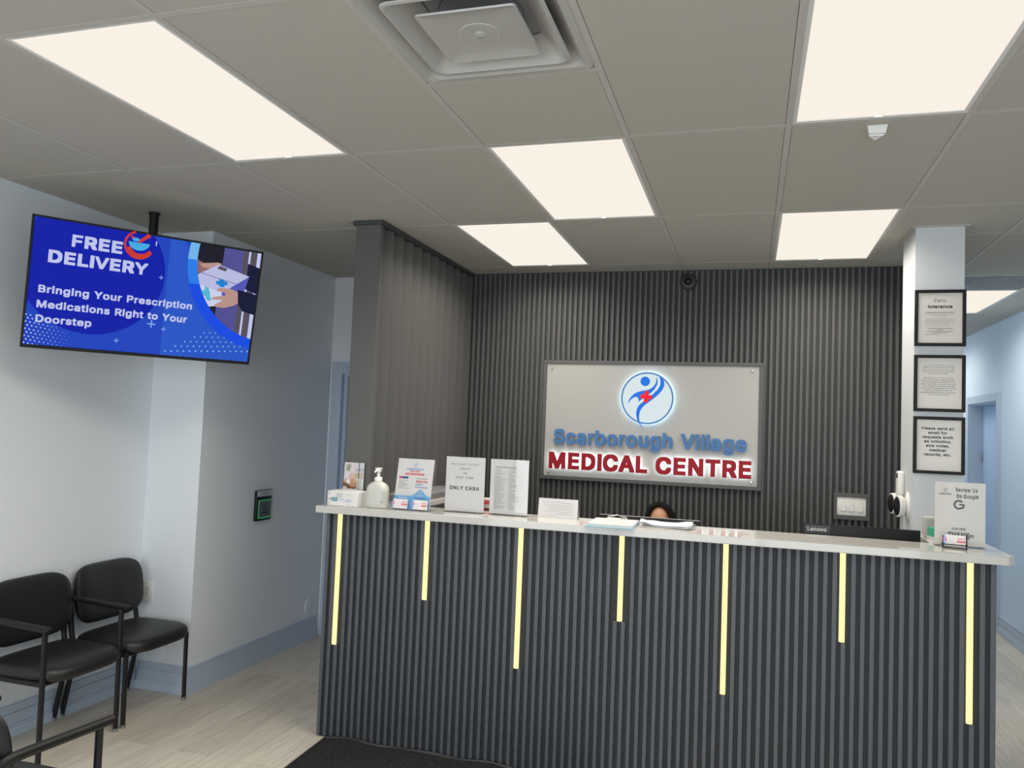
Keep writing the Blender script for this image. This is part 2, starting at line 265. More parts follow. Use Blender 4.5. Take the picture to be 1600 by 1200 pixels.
    'g': (440, [[162,-150,234,-154,294,-142,317,-133,348,-109,367,-87,378,-63,386,-8,386,392,317,393,312,342,285,374,247,393,202,398,153,392,128,383,91,356,73,337,49,296,33,222,36,148,50,97,84,47,137,14,169,4,216,2,243,6,270,18,312,56,312,-13,308,-36,298,-54,270,-76,225,-89,178,-86,146,-71,105,-32,49,-63,61,-91,94,-123,128,-141],[197,70,160,82,128,112,109,166,108,217,120,267,146,307,183,327,220,330,256,320,289,291,308,245,313,180,298,121,280,96,246,74]]),
    'h': (425, [[51,1,54,-3,124,-2,128,263,142,294,161,314,183,325,220,330,247,325,267,314,285,294,295,267,297,1,303,-3,367,-3,371,1,371,263,365,296,353,332,338,355,312,379,280,393,252,398,187,392,160,380,128,351,125,359,125,520,119,524,51,520]]),
    'i': (178, [[51,1,54,-3,119,-3,125,1,124,393,54,393,51,388],[72,447,110,448,133,470,137,489,134,511,125,525,110,535,91,539,68,536,54,528,43,511,39,489,44,470,54,456]]),
    'j': (178, [[-12,-146,32,-145,73,-133,92,-118,108,-100,121,-67,125,-27,124,393,54,393,51,388,50,-36,36,-67,18,-76,-13,-82],[72,447,110,448,133,471,137,489,134,511,125,525,110,535,91,539,68,536,54,528,42,511,39,489,43,470,54,456]]),
    'k': (395, [[51,1,54,-3,124,-2,125,139,160,170,298,-3,381,-3,386,1,384,11,216,222,372,381,373,392,287,392,128,230,125,240,125,520,119,524,51,520]]),
    'l': (174, [[51,-3,125,-3,125,540,51,540]]),
    'm': (626, [[51,1,54,-3,124,-2,128,272,139,296,155,314,183,328,206,331,247,319,265,300,272,282,275,-1,344,-3,348,1,350,272,359,296,381,318,399,327,427,331,452,327,478,314,487,305,497,282,499,1,505,-3,570,-3,573,272,567,314,553,346,528,373,506,388,458,400,418,398,386,389,344,360,326,336,294,379,252,398,211,399,179,392,146,373,124,345,122,392,52,392]]),
    'n': (424, [[51,1,54,-3,124,-2,128,263,142,294,161,314,183,325,220,330,247,325,267,314,285,294,295,267,297,1,303,-3,367,-3,371,1,367,287,353,332,338,355,312,379,266,396,206,396,160,380,124,344,121,392,52,392]]),
    'o': (430, [[176,-8,250,-8,284,1,317,19,339,38,364,70,380,103,390,139,395,185,392,236,383,276,368,309,344,344,321,365,292,383,247,396,202,398,160,392,105,364,80,341,61,314,44,276,36,240,32,195,36,144,60,74,79,47,110,20,143,1],[187,59,165,68,145,84,123,116,109,162,110,231,128,282,155,313,193,329,234,329,270,314,303,276,317,231,317,157,303,112,271,74,234,58]]),
    'p': (439, [[52,-146,124,-146,125,34,128,42,151,17,184,-4,220,-11,266,-9,326,15,352,38,381,79,393,112,402,157,404,208,399,252,385,300,370,327,344,357,317,379,285,392,256,397,197,395,160,379,124,340,122,392,52,392],[202,60,183,66,160,83,136,121,124,175,127,236,143,282,165,309,202,328,243,330,275,319,293,305,317,267,328,222,327,162,316,121,294,84,252,60]]),
    'q': (439, [[313,-146,381,-147,386,-142,385,392,315,392,312,342,284,374,247,393,202,398,151,392,119,378,91,356,66,327,46,287,32,208,34,157,43,112,60,70,84,38,119,10,151,-5,193,-11,238,-8,275,8,307,41,311,38],[183,60,146,81,120,121,108,175,109,226,120,267,143,305,183,328,229,329,256,320,275,306,303,263,313,199,308,148,285,93,259,70,225,58]]),
    'r': (272, [[51,1,54,-3,124,-2,125,245,129,272,142,296,169,317,206,327,252,323,255,327,255,392,252,398,202,398,174,391,140,368,124,349,121,392,52,392]]),
    's': (380, [[151,-8,216,-10,270,4,297,20,321,42,342,88,340,144,327,171,312,187,270,212,151,244,130,258,121,272,123,300,137,317,183,333,220,330,238,323,253,309,270,278,335,291,337,300,330,319,308,355,271,383,238,394,174,398,115,383,70,350,48,309,47,254,58,226,77,204,124,177,238,147,257,135,267,116,266,97,256,79,229,62,197,56,160,58,128,73,101,118,34,103,50,52,73,25,115,0]]),
    't': (240, [[140,-4,187,-7,225,1,214,61,155,63,142,77,137,97,137,327,216,331,216,391,137,396,137,484,68,486,63,484,63,397,5,392,3,332,8,328,61,327,63,97,67,61,77,38,91,20,119,2]]),
    'u': (425, [[148,-4,197,-8,238,0,275,21,298,46,299,1,303,-3,367,-3,371,1,370,392,298,392,297,157,292,121,276,93,256,74,234,64,202,60,160,72,137,95,129,116,125,148,124,392,52,392,51,144,57,88,71,52,94,24,115,10]]),
    'v': (404, [[162,1,169,-3,234,-3,238,0,382,374,384,392,307,392,202,90,93,392,16,392,17,378]]),
    'w': (584, [[136,1,142,-3,193,-3,211,1,289,284,370,1,377,-3,440,-3,560,383,560,392,484,392,404,107,328,392,253,392,174,106,96,392,21,392]]),
    'x': (393, [[19,1,23,-3,101,-2,193,144,197,143,289,-2,367,-3,372,1,370,11,239,199,362,380,364,392,284,392,197,253,110,393,27,392,27,383,151,199]]),
    'y': (404, [[59,-146,105,-149,146,-140,183,-115,203,-87,381,373,384,392,307,392,202,91,93,392,16,392,17,378,160,1,142,-49,124,-72,101,-82,64,-77,59,-82,45,-137,46,-141]]),
    'z': (395, [[40,1,45,-3,211,-3,348,-3,352,1,348,66,151,66,144,70,344,332,344,393,47,392,46,327,50,324,249,323,42,56]]),
  },
  'B': {
    '!': (235, [[83,-31,142,-27,160,-16,174,5,178,34,176,79,163,103,142,117,115,121,68,119,45,106,31,84,26,34,32,3,53,-22],[45,139,146,136,161,144,167,529,165,542,155,547,50,547,38,539,41,153]]),
    '&': (490, [[151,-31,252,-31,330,-5,353,-27,464,-27,476,-17,474,29,420,93,442,166,444,254,431,260,335,259,327,249,321,214,281,263,324,305,348,341,360,383,360,442,350,479,326,514,289,539,252,551,174,553,122,539,77,505,61,479,53,451,53,359,85,287,45,249,18,208,7,157,12,88,27,47,57,11,101,-17],[187,83,151,105,134,135,142,154,169,184,245,97,211,83],[193,372,174,406,190,428,211,436,228,424,235,410,216,385,197,371]]),
    ',': (227, [[19,-146,101,-147,117,-141,171,56,171,93,165,104,59,106,43,97,12,-100,12,-137]]),
    '-': (495, [[92,166,367,164,375,180,374,272,357,281,95,280,88,263,88,180]]),
    '.': (227, [[81,-31,142,-26,160,-13,172,5,176,34,173,79,164,97,142,116,119,121,68,120,45,109,30,88,24,38,30,1,50,-22]]),
    'A': (522, [[2,-27,115,-24,169,117,326,117,377,-23,390,-27,482,-27,499,-22,501,24,307,545,193,548,178,540,-10,24,-10,-17],[211,235,209,240,243,342,282,236]]),
    'B': (498, [[47,-27,275,-27,326,-22,390,1,418,23,436,47,454,103,454,180,441,226,403,276,423,305,433,332,434,419,427,452,413,481,367,523,326,540,270,547,53,548,36,541,34,-8,37,-22],[160,92,160,204,165,207,247,207,275,202,307,182,330,148,321,121,303,105,285,96,247,91],[160,323,160,429,266,426,289,414,307,392,311,378,304,359,270,331,238,323]]),
    'C': (553, [[222,-31,330,-30,377,-19,418,1,451,29,481,65,498,97,510,139,512,180,505,195,395,195,370,144,344,116,307,95,270,88,225,102,197,120,178,140,155,180,139,254,147,318,179,383,225,420,275,433,330,415,367,382,395,327,496,325,510,332,512,368,505,401,491,438,468,475,418,520,377,540,339,551,285,556,216,552,174,540,132,520,91,489,59,448,37,406,22,355,15,291,16,213,25,153,45,97,77,47,117,11,165,-17]]),
    'D': (544, [[47,-27,252,-27,317,-19,357,-6,395,15,427,40,455,74,481,125,495,180,501,254,496,338,482,394,464,434,434,475,395,509,335,536,280,546,54,548,37,543,34,-8,37,-22],[160,92,160,428,234,429,280,419,326,392,345,368,363,332,377,263,364,195,337,144,294,110,238,93]]),
    'E': (461, [[47,-27,395,-27,410,-22,413,70,408,88,160,93,160,204,381,205,392,213,393,236,393,309,386,321,160,323,160,428,404,432,410,442,410,507,410,534,404,546,54,548,36,541,34,-8,37,-22]]),
    'F': (451, [[47,-27,142,-27,157,-22,160,195,367,197,382,204,384,300,377,314,160,317,160,428,399,431,407,442,407,507,406,539,399,546,54,548,36,541,34,-8,37,-22]]),
    'G': (563, [[223,-31,330,-31,377,-20,412,-4,445,20,478,56,500,97,512,139,517,276,514,288,505,292,280,293,261,287,261,180,275,174,385,171,353,122,307,94,270,88,225,102,179,139,155,180,143,222,139,258,150,327,178,383,197,402,229,422,275,433,326,416,359,388,395,327,496,326,511,332,513,374,505,406,489,442,469,474,413,521,339,550,289,555,216,552,169,539,128,519,89,489,57,447,37,406,22,355,15,291,16,213,25,153,45,96,77,47,119,8,165,-17]]),
    'H': (560, [[47,-27,142,-27,157,-22,160,204,165,208,367,208,373,-22,386,-27,458,-27,493,-22,496,525,491,544,386,548,372,540,367,326,160,327,156,543,115,548,50,548,37,543,34,-8,37,-22]]),
    'I': (192, [[30,-27,157,-27,157,546,30,546]]),
    'J': (437, [[142,-31,220,-33,285,-18,330,14,360,61,371,97,374,139,374,529,367,546,261,547,249,539,248,153,241,125,225,103,206,89,187,85,151,107,136,135,132,199,124,208,23,209,8,202,10,103,31,38,53,11,77,-8,106,-22]]),
    'K': (509, [[47,-27,142,-27,157,-22,160,148,202,191,353,-23,367,-27,464,-27,485,-22,485,29,298,291,484,493,487,529,482,545,348,546,160,345,156,543,115,548,50,548,37,543,34,-8,37,-22]]),
    'L': (434, [[47,-27,381,-27,395,-23,398,-17,399,74,390,90,160,93,160,529,156,543,146,547,50,548,35,539,34,-8,37,-22]]),
    'M': (672, [[47,-27,142,-27,155,-19,160,242,265,-22,280,-27,372,-25,482,246,486,-22,500,-27,565,-27,605,-22,604,543,560,548,473,548,458,543,321,192,183,543,137,548,50,548,37,543,34,-8,37,-22]]),
    'N': (566, [[47,-27,146,-27,159,-17,160,305,367,-22,395,-27,487,-27,499,-22,502,525,496,546,390,547,378,539,377,217,168,543,128,548,50,548,37,543,34,-8,37,-22]]),
    'O': (576, [[222,-31,330,-30,380,-17,418,2,456,34,487,71,509,116,524,166,532,231,530,309,521,368,501,424,472,470,436,506,395,532,344,550,298,555,225,553,178,542,133,521,91,489,59,448,37,406,22,355,15,291,16,213,25,153,45,97,74,52,118,11,165,-17],[270,88,225,102,179,139,150,195,139,263,150,327,179,383,225,420,275,433,321,420,367,383,397,327,408,258,395,190,367,138,321,102]]),
    'P': (487, [[47,-27,142,-27,157,-22,160,158,280,162,330,171,386,200,421,240,436,272,444,309,443,410,421,470,400,498,372,519,326,539,280,547,54,548,36,541,34,-8,37,-22],[160,281,160,429,256,427,285,416,306,397,321,355,312,324,294,300,252,281]]),
    'Q': (576, [[384,-72,491,-75,506,-67,506,-22,462,38,503,103,527,180,531,305,514,392,491,442,465,479,427,513,386,536,344,550,298,555,229,554,178,542,132,520,91,489,58,447,32,392,19,337,14,267,18,195,31,135,45,97,74,52,101,24,133,0,178,-21,229,-32,298,-33,348,-27],[247,92,197,121,167,157,146,208,139,272,151,330,179,383,225,420,275,433,321,420,367,383,399,319,407,249,397,195,377,152,339,194,238,195,225,191,222,144,259,93]]),
    'R': (491, [[47,-27,142,-27,157,-22,160,171,165,173,230,171,335,-24,445,-27,464,-22,466,24,372,199,407,226,431,263,444,305,447,355,443,415,431,456,407,493,372,521,326,540,280,547,54,548,36,541,34,-8,37,-22],[160,294,160,429,261,427,289,415,308,397,319,374,320,350,308,323,289,306,243,293]]),
    'S': (489, [[207,-36,303,-30,372,-5,399,16,422,43,437,74,445,112,446,166,440,204,428,231,404,260,344,298,193,346,169,360,152,383,164,406,183,421,234,436,270,426,294,411,308,392,321,357,422,355,436,360,435,428,425,461,408,489,385,511,353,531,280,554,187,554,146,545,110,530,75,507,51,479,36,451,27,415,31,327,45,293,66,267,101,243,137,226,280,181,304,166,319,148,315,130,294,106,266,91,229,84,193,92,165,109,147,130,133,170,32,172,15,166,12,130,18,88,36,47,57,20,86,-4,119,-20,155,-30]]),
    'T': (491, [[180,-27,275,-27,291,-22,294,428,449,432,454,442,455,507,455,534,449,545,27,548,8,543,5,451,10,433,167,428,168,-8,171,-22]]),
    'U': (560, [[202,-31,303,-34,372,-20,405,-4,436,20,475,70,490,112,496,156,496,529,491,545,386,548,372,540,367,169,353,137,330,111,298,93,266,86,229,94,197,114,178,135,162,171,156,543,142,548,54,548,36,541,34,166,41,107,63,56,100,15,146,-15]]),
    'V': (522, [[192,-27,298,-27,312,-22,501,498,502,534,496,545,390,548,376,543,247,174,116,543,73,548,3,547,-7,543,-8,493,180,-17]]),
    'W': (731, [[142,-27,247,-27,263,-22,348,289,436,-22,449,-27,509,-27,556,-27,567,-22,710,498,707,543,693,548,606,548,587,543,500,220,413,544,303,548,287,543,202,226,197,226,115,542,95,548,8,548,-7,543,-10,498,131,-17]]),
    'X': (516, [[3,-27,110,-27,124,-22,243,151,362,-22,377,-27,473,-27,492,-22,492,29,327,267,483,493,482,543,469,548,357,546,243,385,133,546,23,548,6,543,5,493,161,267,-6,29,-8,-17]]),
    'Y': (514, [[192,-27,289,-27,303,-20,306,195,491,493,494,534,487,546,377,548,362,544,243,348,123,543,82,548,3,547,-7,543,-8,493,178,195,179,-13,182,-22]]),
    'Z': (480, [[28,-27,418,-27,434,-22,437,74,431,89,191,93,433,447,431,543,413,548,41,548,18,543,14,447,23,431,259,428,18,74,16,-13,19,-22]]),
    'a': (430, [[110,-31,183,-35,220,-32,252,-21,275,-27,357,-27,372,-21,372,309,360,346,346,368,326,390,298,406,266,416,220,422,165,421,124,414,91,403,59,382,38,359,19,327,15,309,18,272,86,250,127,249,76,236,38,213,14,178,4,135,7,65,24,24,64,-14],[165,82,146,90,131,107,142,125,183,141,251,148,241,121,221,97,187,82],[133,252,139,267,155,288,197,307,229,297,248,272,229,263]]),
    'b': (466, [[182,-31,256,-35,303,-28,345,-8,386,31,410,74,424,130,428,217,420,282,406,323,386,357,357,386,327,406,289,418,243,422,187,420,151,407,148,534,142,546,36,547,30,543,27,529,28,-17,41,-27,124,-27,137,-26,146,-17],[220,83,193,96,169,121,155,153,148,195,155,236,172,272,197,296,225,306,252,297,280,272,298,236,305,195,296,148,275,112,247,88]]),
    'c': (437, [[157,-31,252,-34,317,-16,367,24,384,47,399,84,401,121,396,135,344,148,289,151,256,102,234,87,211,81,169,103,140,148,132,195,141,240,162,276,193,301,216,306,244,296,266,275,289,239,330,239,397,258,398,305,377,351,339,389,289,414,247,421,187,422,117,406,82,385,59,362,38,332,20,291,8,231,8,166,15,116,28,74,52,34,78,5,115,-18]]),
    'd': (466, [[148,-31,238,-34,289,-17,303,-27,395,-27,408,-19,410,525,404,545,294,545,288,534,285,408,256,418,220,422,165,421,124,411,69,378,45,349,27,315,14,272,7,217,10,144,23,84,41,46,69,11,108,-17],[202,83,169,102,151,125,138,157,132,199,140,240,155,271,183,297,211,306,239,296,264,272,278,245,288,195,278,144,260,112,234,89]]),
    'e': (445, [[159,-31,247,-35,312,-21,344,-4,371,20,388,43,402,74,399,122,330,142,294,141,259,97,220,81,174,97,141,139,142,144,395,145,408,153,407,254,386,327,367,358,343,383,307,406,280,415,238,422,183,422,142,415,110,403,77,382,54,357,35,327,19,287,8,231,7,166,15,116,28,74,51,34,78,5,115,-17],[146,257,173,291,211,306,243,294,272,258]]),
    'f': (294, [[67,-27,164,-27,176,-17,177,300,256,306,263,314,264,327,261,412,247,417,178,418,177,424,186,442,197,449,247,447,260,451,280,516,277,553,266,561,229,569,174,570,115,556,82,531,63,502,56,470,54,419,-6,417,-19,410,-18,309,-6,304,54,301,55,-8,58,-22]]),
    'g': (467, [[175,-179,266,-177,327,-159,368,-132,390,-105,401,-82,410,-13,410,397,404,415,303,417,289,406,261,417,229,422,178,422,137,416,101,401,70,378,41,342,23,305,7,222,8,157,16,112,32,70,52,38,77,14,106,-4,82,-10,29,-40,25,-87,45,-119,82,-150,124,-168],[206,-63,165,-47,137,-17,229,-22,285,-8,277,-31,261,-47,234,-60],[197,97,170,112,150,135,137,166,132,199,140,240,155,271,181,296,211,306,240,296,268,267,283,236,289,195,280,153,260,121,226,97]]),
    'h': (451, [[39,-27,133,-27,146,-21,150,240,160,267,174,285,216,305,252,286,270,249,275,-21,289,-27,377,-27,390,-24,394,-17,395,269,390,311,377,350,344,392,298,416,211,422,151,408,148,534,145,543,137,547,41,547,32,545,27,536,27,-8,30,-22]]),
    'i': (206, [[39,-27,133,-27,148,-17,149,397,146,411,137,417,41,417,32,414,27,406,27,-8,30,-22],[53,424,119,422,141,433,153,447,161,470,160,516,152,539,137,554,115,563,64,563,41,555,25,539,16,511,18,461,31,438]]),
    'j': (206, [[-31,-168,36,-170,83,-159,119,-135,142,-93,149,-45,149,222,149,401,142,415,45,417,28,410,26,-22,14,-48,-28,-55,-36,-63,-37,-155],[53,424,119,423,141,433,153,447,160,470,160,516,152,539,137,554,115,563,64,563,41,555,24,539,15,511,17,461,30,438]]),
    'k': (422, [[39,-27,133,-27,146,-22,149,121,155,128,275,-24,395,-27,409,-17,407,29,258,217,395,361,396,410,381,417,266,415,151,297,148,534,145,543,137,547,41,547,32,545,27,536,27,-8,30,-22]]),
    'l': (186, [[30,-27,152,-27,152,560,30,560]]),
    'm': (654, [[39,-27,133,-27,146,-21,150,249,169,287,206,306,238,287,250,258,253,-22,266,-27,330,-27,370,-22,374,254,390,287,427,306,458,290,474,258,478,-22,496,-27,592,-24,597,-8,596,296,585,346,566,378,523,411,473,423,390,419,353,405,330,389,294,413,247,424,193,423,146,409,133,417,32,414,27,397,27,-8,30,-22]]),
    'n': (451, [[39,-27,133,-27,146,-21,150,240,160,267,174,285,216,305,252,286,270,249,275,-21,294,-27,381,-27,392,-22,393,291,377,351,338,397,298,416,256,422,187,420,146,406,141,415,128,417,41,417,28,410,27,-8,30,-22]]),
    'o': (456, [[157,-31,252,-34,289,-26,321,-13,353,10,375,34,395,65,409,103,418,153,419,217,413,267,401,309,378,350,352,378,320,401,285,415,238,422,187,422,151,417,115,405,82,385,54,357,33,323,18,285,8,231,8,166,15,116,28,74,52,34,78,5,115,-18],[202,84,175,97,151,125,139,153,132,195,141,240,160,274,183,296,216,306,247,293,270,270,289,231,296,190,287,148,266,111,234,86]]),
    'p': (466, [[33,-168,133,-172,146,-165,151,-19,206,-34,261,-35,303,-28,353,-2,381,24,399,52,416,93,426,144,428,217,423,267,411,309,393,346,366,378,336,401,303,415,256,422,193,420,146,406,142,414,128,417,41,417,28,410,27,-150],[220,83,193,96,169,121,155,153,148,195,155,236,172,272,197,296,225,306,252,297,280,272,298,236,305,195,296,148,275,112,247,88]]),
    'q': (466, [[294,-168,395,-172,404,-168,409,-159,408,409,395,417,307,417,296,415,289,405,261,417,220,422,137,416,101,401,69,378,45,349,27,314,14,272,8,222,8,153,18,103,31,65,50,32,77,2,108,-17,146,-31,187,-35,238,-34,287,-22,288,-155],[202,83,169,102,151,125,138,157,132,199,140,240,155,271,183,297,211,306,239,296,264,272,278,245,288,195,278,144,260,112,234,89]]),
    'r': (299, [[39,-27,133,-27,146,-21,151,249,167,276,193,296,216,302,266,300,277,305,280,406,273,419,197,422,146,410,133,417,45,417,28,410,27,-8,30,-22]]),
    's': (406, [[129,-31,220,-34,281,-22,333,11,362,56,368,88,367,144,357,176,339,204,294,233,178,263,149,282,165,299,193,309,224,296,247,258,256,254,294,254,357,270,361,314,341,359,312,392,270,413,234,421,183,422,110,412,77,397,54,379,26,332,21,300,23,245,32,213,50,187,95,158,211,127,229,119,239,107,220,90,187,80,151,93,119,141,82,141,14,125,10,79,33,24,73,-12]]),
    't': (266, [[167,-31,229,-27,244,-22,249,-13,248,24,234,84,174,87,165,96,161,112,161,300,165,304,229,305,237,309,239,406,229,417,161,419,161,493,155,508,50,509,39,498,39,419,-10,417,-19,410,-20,314,-10,305,39,300,39,74,44,43,54,19,77,-8,101,-21]]),
    'u': (451, [[155,-31,220,-31,275,-17,289,-27,377,-27,392,-22,395,397,389,415,289,417,274,410,270,148,248,107,229,92,206,85,169,105,150,144,147,410,137,417,105,417,41,417,28,410,27,121,36,61,54,24,77,-2,110,-21]]),
    'v': (430, [[150,-27,247,-27,259,-22,408,364,409,401,404,415,298,417,285,412,202,183,115,414,8,417,-8,410,-8,364,138,-17]]),
    'w': (610, [[125,-27,220,-27,232,-22,289,175,348,-22,367,-27,464,-24,583,364,584,401,579,415,464,414,404,220,348,414,234,415,174,218,119,412,101,417,14,417,-1,413,-3,364,114,-17]]),
    'x': (420, [[7,-27,119,-25,197,84,270,-25,377,-27,393,-22,393,29,275,199,388,364,386,413,367,417,264,415,197,314,128,415,18,417,3,410,3,363,115,199,-3,29,-5,-17]]),
    'y': (430, [[80,-174,133,-172,169,-161,204,-137,226,-105,408,364,409,401,404,415,298,417,285,411,202,183,115,414,8,417,-8,410,-8,364,131,1,116,-36,101,-52,45,-54,36,-63,22,-118,23,-159,41,-169]]),
    'z': (421, [[28,-27,357,-27,374,-22,377,70,372,87,200,93,367,314,370,401,364,415,41,417,24,410,22,318,27,303,183,300,190,296,18,74,16,-13,19,-22]]),
  },
  'K': {
    'A': (533, [[-19,-34,-7,-37,125,-36,179,107,312,107,366,-36,499,-37,511,-34,511,41,320,557,179,559,168,555,-19,41],[226,246,246,299,263,246]]),
    'C': (564, [[207,-41,253,-44,339,-41,377,-34,417,-17,460,14,483,40,503,71,518,115,522,134,522,184,521,200,518,205,382,206,378,204,361,161,340,134,308,112,273,101,238,113,207,134,178,168,162,204,150,262,156,297,167,332,185,363,211,391,230,404,257,417,273,421,288,418,312,408,335,392,362,359,377,320,382,316,510,315,518,316,521,320,521,391,511,429,495,465,469,499,436,527,410,542,371,557,320,565,230,565,180,558,141,543,95,515,61,480,35,437,17,391,5,324,4,216,12,149,30,94,62,41,102,1,152,-27]]),
    'D': (556, [[26,-34,36,-37,253,-37,327,-30,366,-18,405,1,436,26,463,56,491,110,505,165,511,235,508,340,496,398,478,441,448,484,413,516,362,542,335,551,293,557,36,559,25,554],[172,102,170,418,211,419,249,414,276,404,304,388,324,370,341,344,353,317,363,273,365,258,357,219,346,188,327,157,289,125,261,112,234,105]]),
    'E': (472, [[26,-34,32,-37,63,-37,409,-37,422,-34,423,87,421,100,172,102,170,107,172,195,390,195,401,198,401,330,390,333,172,333,170,418,417,421,420,429,420,461,420,546,417,557,40,559,28,558,25,554]]),
    'L': (445, [[26,-34,40,-37,394,-37,405,-36,409,-30,409,91,405,101,170,103,170,546,169,554,164,558,36,559,25,554]]),
    'M': (683, [[26,-34,32,-37,63,-37,156,-37,165,-34,168,181,253,-33,257,-36,378,-37,388,-34,472,178,475,-34,487,-37,615,-35,618,-22,618,414,618,546,615,557,448,557,324,237,320,237,196,556,183,559,28,558,24,542]]),
    'N': (577, [[26,-34,32,-37,63,-37,160,-37,169,-34,172,255,355,-34,371,-37,499,-37,510,-34,510,556,499,559,378,559,367,554,366,273,362,267,179,556,168,559,40,559,28,558,25,554]]),
    'R': (502, [[26,-34,40,-37,156,-37,168,-34,170,161,207,163,215,163,219,158,324,-36,464,-37,475,-34,476,40,393,193,428,227,442,250,451,280,457,328,454,425,447,456,434,484,413,511,390,529,350,547,297,558,36,559,25,554],[172,302,172,420,223,420,249,416,276,404,297,386,308,359,294,332,276,317,261,309,238,304]]),
    'T': (502, [[159,-34,168,-37,199,-37,293,-37,302,-34,304,418,463,421,466,433,466,546,465,554,460,558,8,559,-4,554,-5,433,-2,421,158,418]]),
    'I': (205, [[20,-38,170,-38,170,560,20,560]]),
  },
}
from mathutils.geometry import tessellate_polygon
_gl = {}
def glyph(ch, w):
    for k in {'K': 'KBR', 'B': 'BR', 'R': 'R'}[w]:
        if ch in GLYPHS[k]:
            if (k, ch) not in _gl:
                adv, outlines = GLYPHS[k][ch]
                cs = [[(c[i]/1000, c[i+1]/1000) for i in range(0, len(c), 2)] for c in outlines]
                inside = lambda p, c: sum((c[i-1][1] > p[1]) != (c[i][1] > p[1]) and p[0] < c[i-1][0]+(p[1]-c[i-1][1])/(c[i][1]-c[i-1][1])*(c[i][0]-c[i-1][0]) for i in range(len(c))) % 2
                deep = [sum(inside(c[0], d) for d in cs if d is not c) for c in cs]
                P, tris = [], []
                for i, c in enumerate(cs):
                    if deep[i] % 2: continue
                    ring = [c]+[d for j, d in enumerate(cs) if deep[j] % 2 and inside(d[0], c)]; n = len(P)
                    tris += [tuple(n+q for q in t) for t in tessellate_polygon([[Vector((x, y, 0)) for x, y in d] for d in ring])]
                    P += [p for d in ring for p in d]
                _gl[(k, ch)] = (adv/1000, P, tris)
            return _gl[(k, ch)]
    return (.26, [], [])
_txt = {}
def text_shapes(s, bold=0.0, shear=0.0, res=3, spacing=1.0):
    w = 'K' if bold >= .04 else ('B' if bold >= .01 else 'R'); k = (s, w, spacing)
    if k not in _txt:
        x, vs, fs = 0.0, [], []
        for ch in s:
            adv, P, T = glyph(ch, w); n = len(vs)
            vs += [(x+p[0], p[1]) for p in P]; fs += [tuple(n+i for i in t) for t in T]; x += adv*spacing if ch != ' ' else .26
        _txt[k] = (vs, fs)
    return _txt[k]
def text_bounds(vs):
    xs = [v[0] for v in vs]; zs = [v[1] for v in vs]; return min(xs), max(xs), min(zs), max(zs)
def text3d(bm, s, x0, x1, z0, z1, y0, y1, bold=0.0, mi=0, side=None, grow=0, res=6, spacing=1.0):
    """letters fitted into x0..x1, z0..z1 (bounds of the inked glyphs); front at y0, back at y1"""
    vs, fs = text_shapes(s, bold, 0, res, spacing); a, b, c, d = text_bounds(vs)
    P = [(x0+(x-a)/(b-a)*(x1-x0), z0+(z-c)/(d-c)*(z1-z0)) for x, z in vs]
    t = BM(); V = [t.verts.new((x, 0, z)) for x, z in P]
    for f in fs:
        try: t.faces.new([V[i] for i in f])
        except ValueError: pass
    bmesh.ops.remove_doubles(t, verts=t.verts[:], dist=1e-5)
    t.normal_update()
    for f in t.faces:
        if f.normal.y > 0: f.normal_flip()
    bd = [e for e in t.edges if len(e.link_faces) == 1]
    fr = {v: bm.verts.new((v.co.x, y0, v.co.z)) for v in t.verts}
    for f in t.faces: bm.faces.new([fr[v] for v in f.verts]).material_index = mi
    if y1 is not None:
        bk = {v: bm.verts.new((v.co.x, y1, v.co.z)) for v in t.verts}
        for f in t.faces: bm.faces.new([bk[v] for v in reversed(f.verts)]).material_index = mi if side is None else side
        for e in bd:
            v, w = e.verts; bm.faces.new((fr[v], fr[w], bk[w], bk[v])).material_index = mi if side is None else side
    t.free()
def clip(poly, region):
    """clip a polygon by a convex counter-clockwise region"""
    out = list(poly)
    for i in range(len(region)):
        (ax, ay), (bx, by) = region[i], region[(i+1) % len(region)]
        inn = lambda p: (bx-ax)*(p[1]-ay) - (by-ay)*(p[0]-ax) >= -1e-12
        src, out = out, []
        for j in range(len(src)):
            p, q = src[j-1], src[j]; ip, iq = inn(p), inn(q)
            if ip != iq:
                d1 = (bx-ax)*(p[1]-ay) - (by-ay)*(p[0]-ax); d2 = (bx-ax)*(q[1]-ay) - (by-ay)*(q[0]-ax); t = d1/(d1-d2)
                out.append((p[0]+(q[0]-p[0])*t, p[1]+(q[1]-p[1])*t))
            if iq: out.append(q)
        if not out: return []
    return out
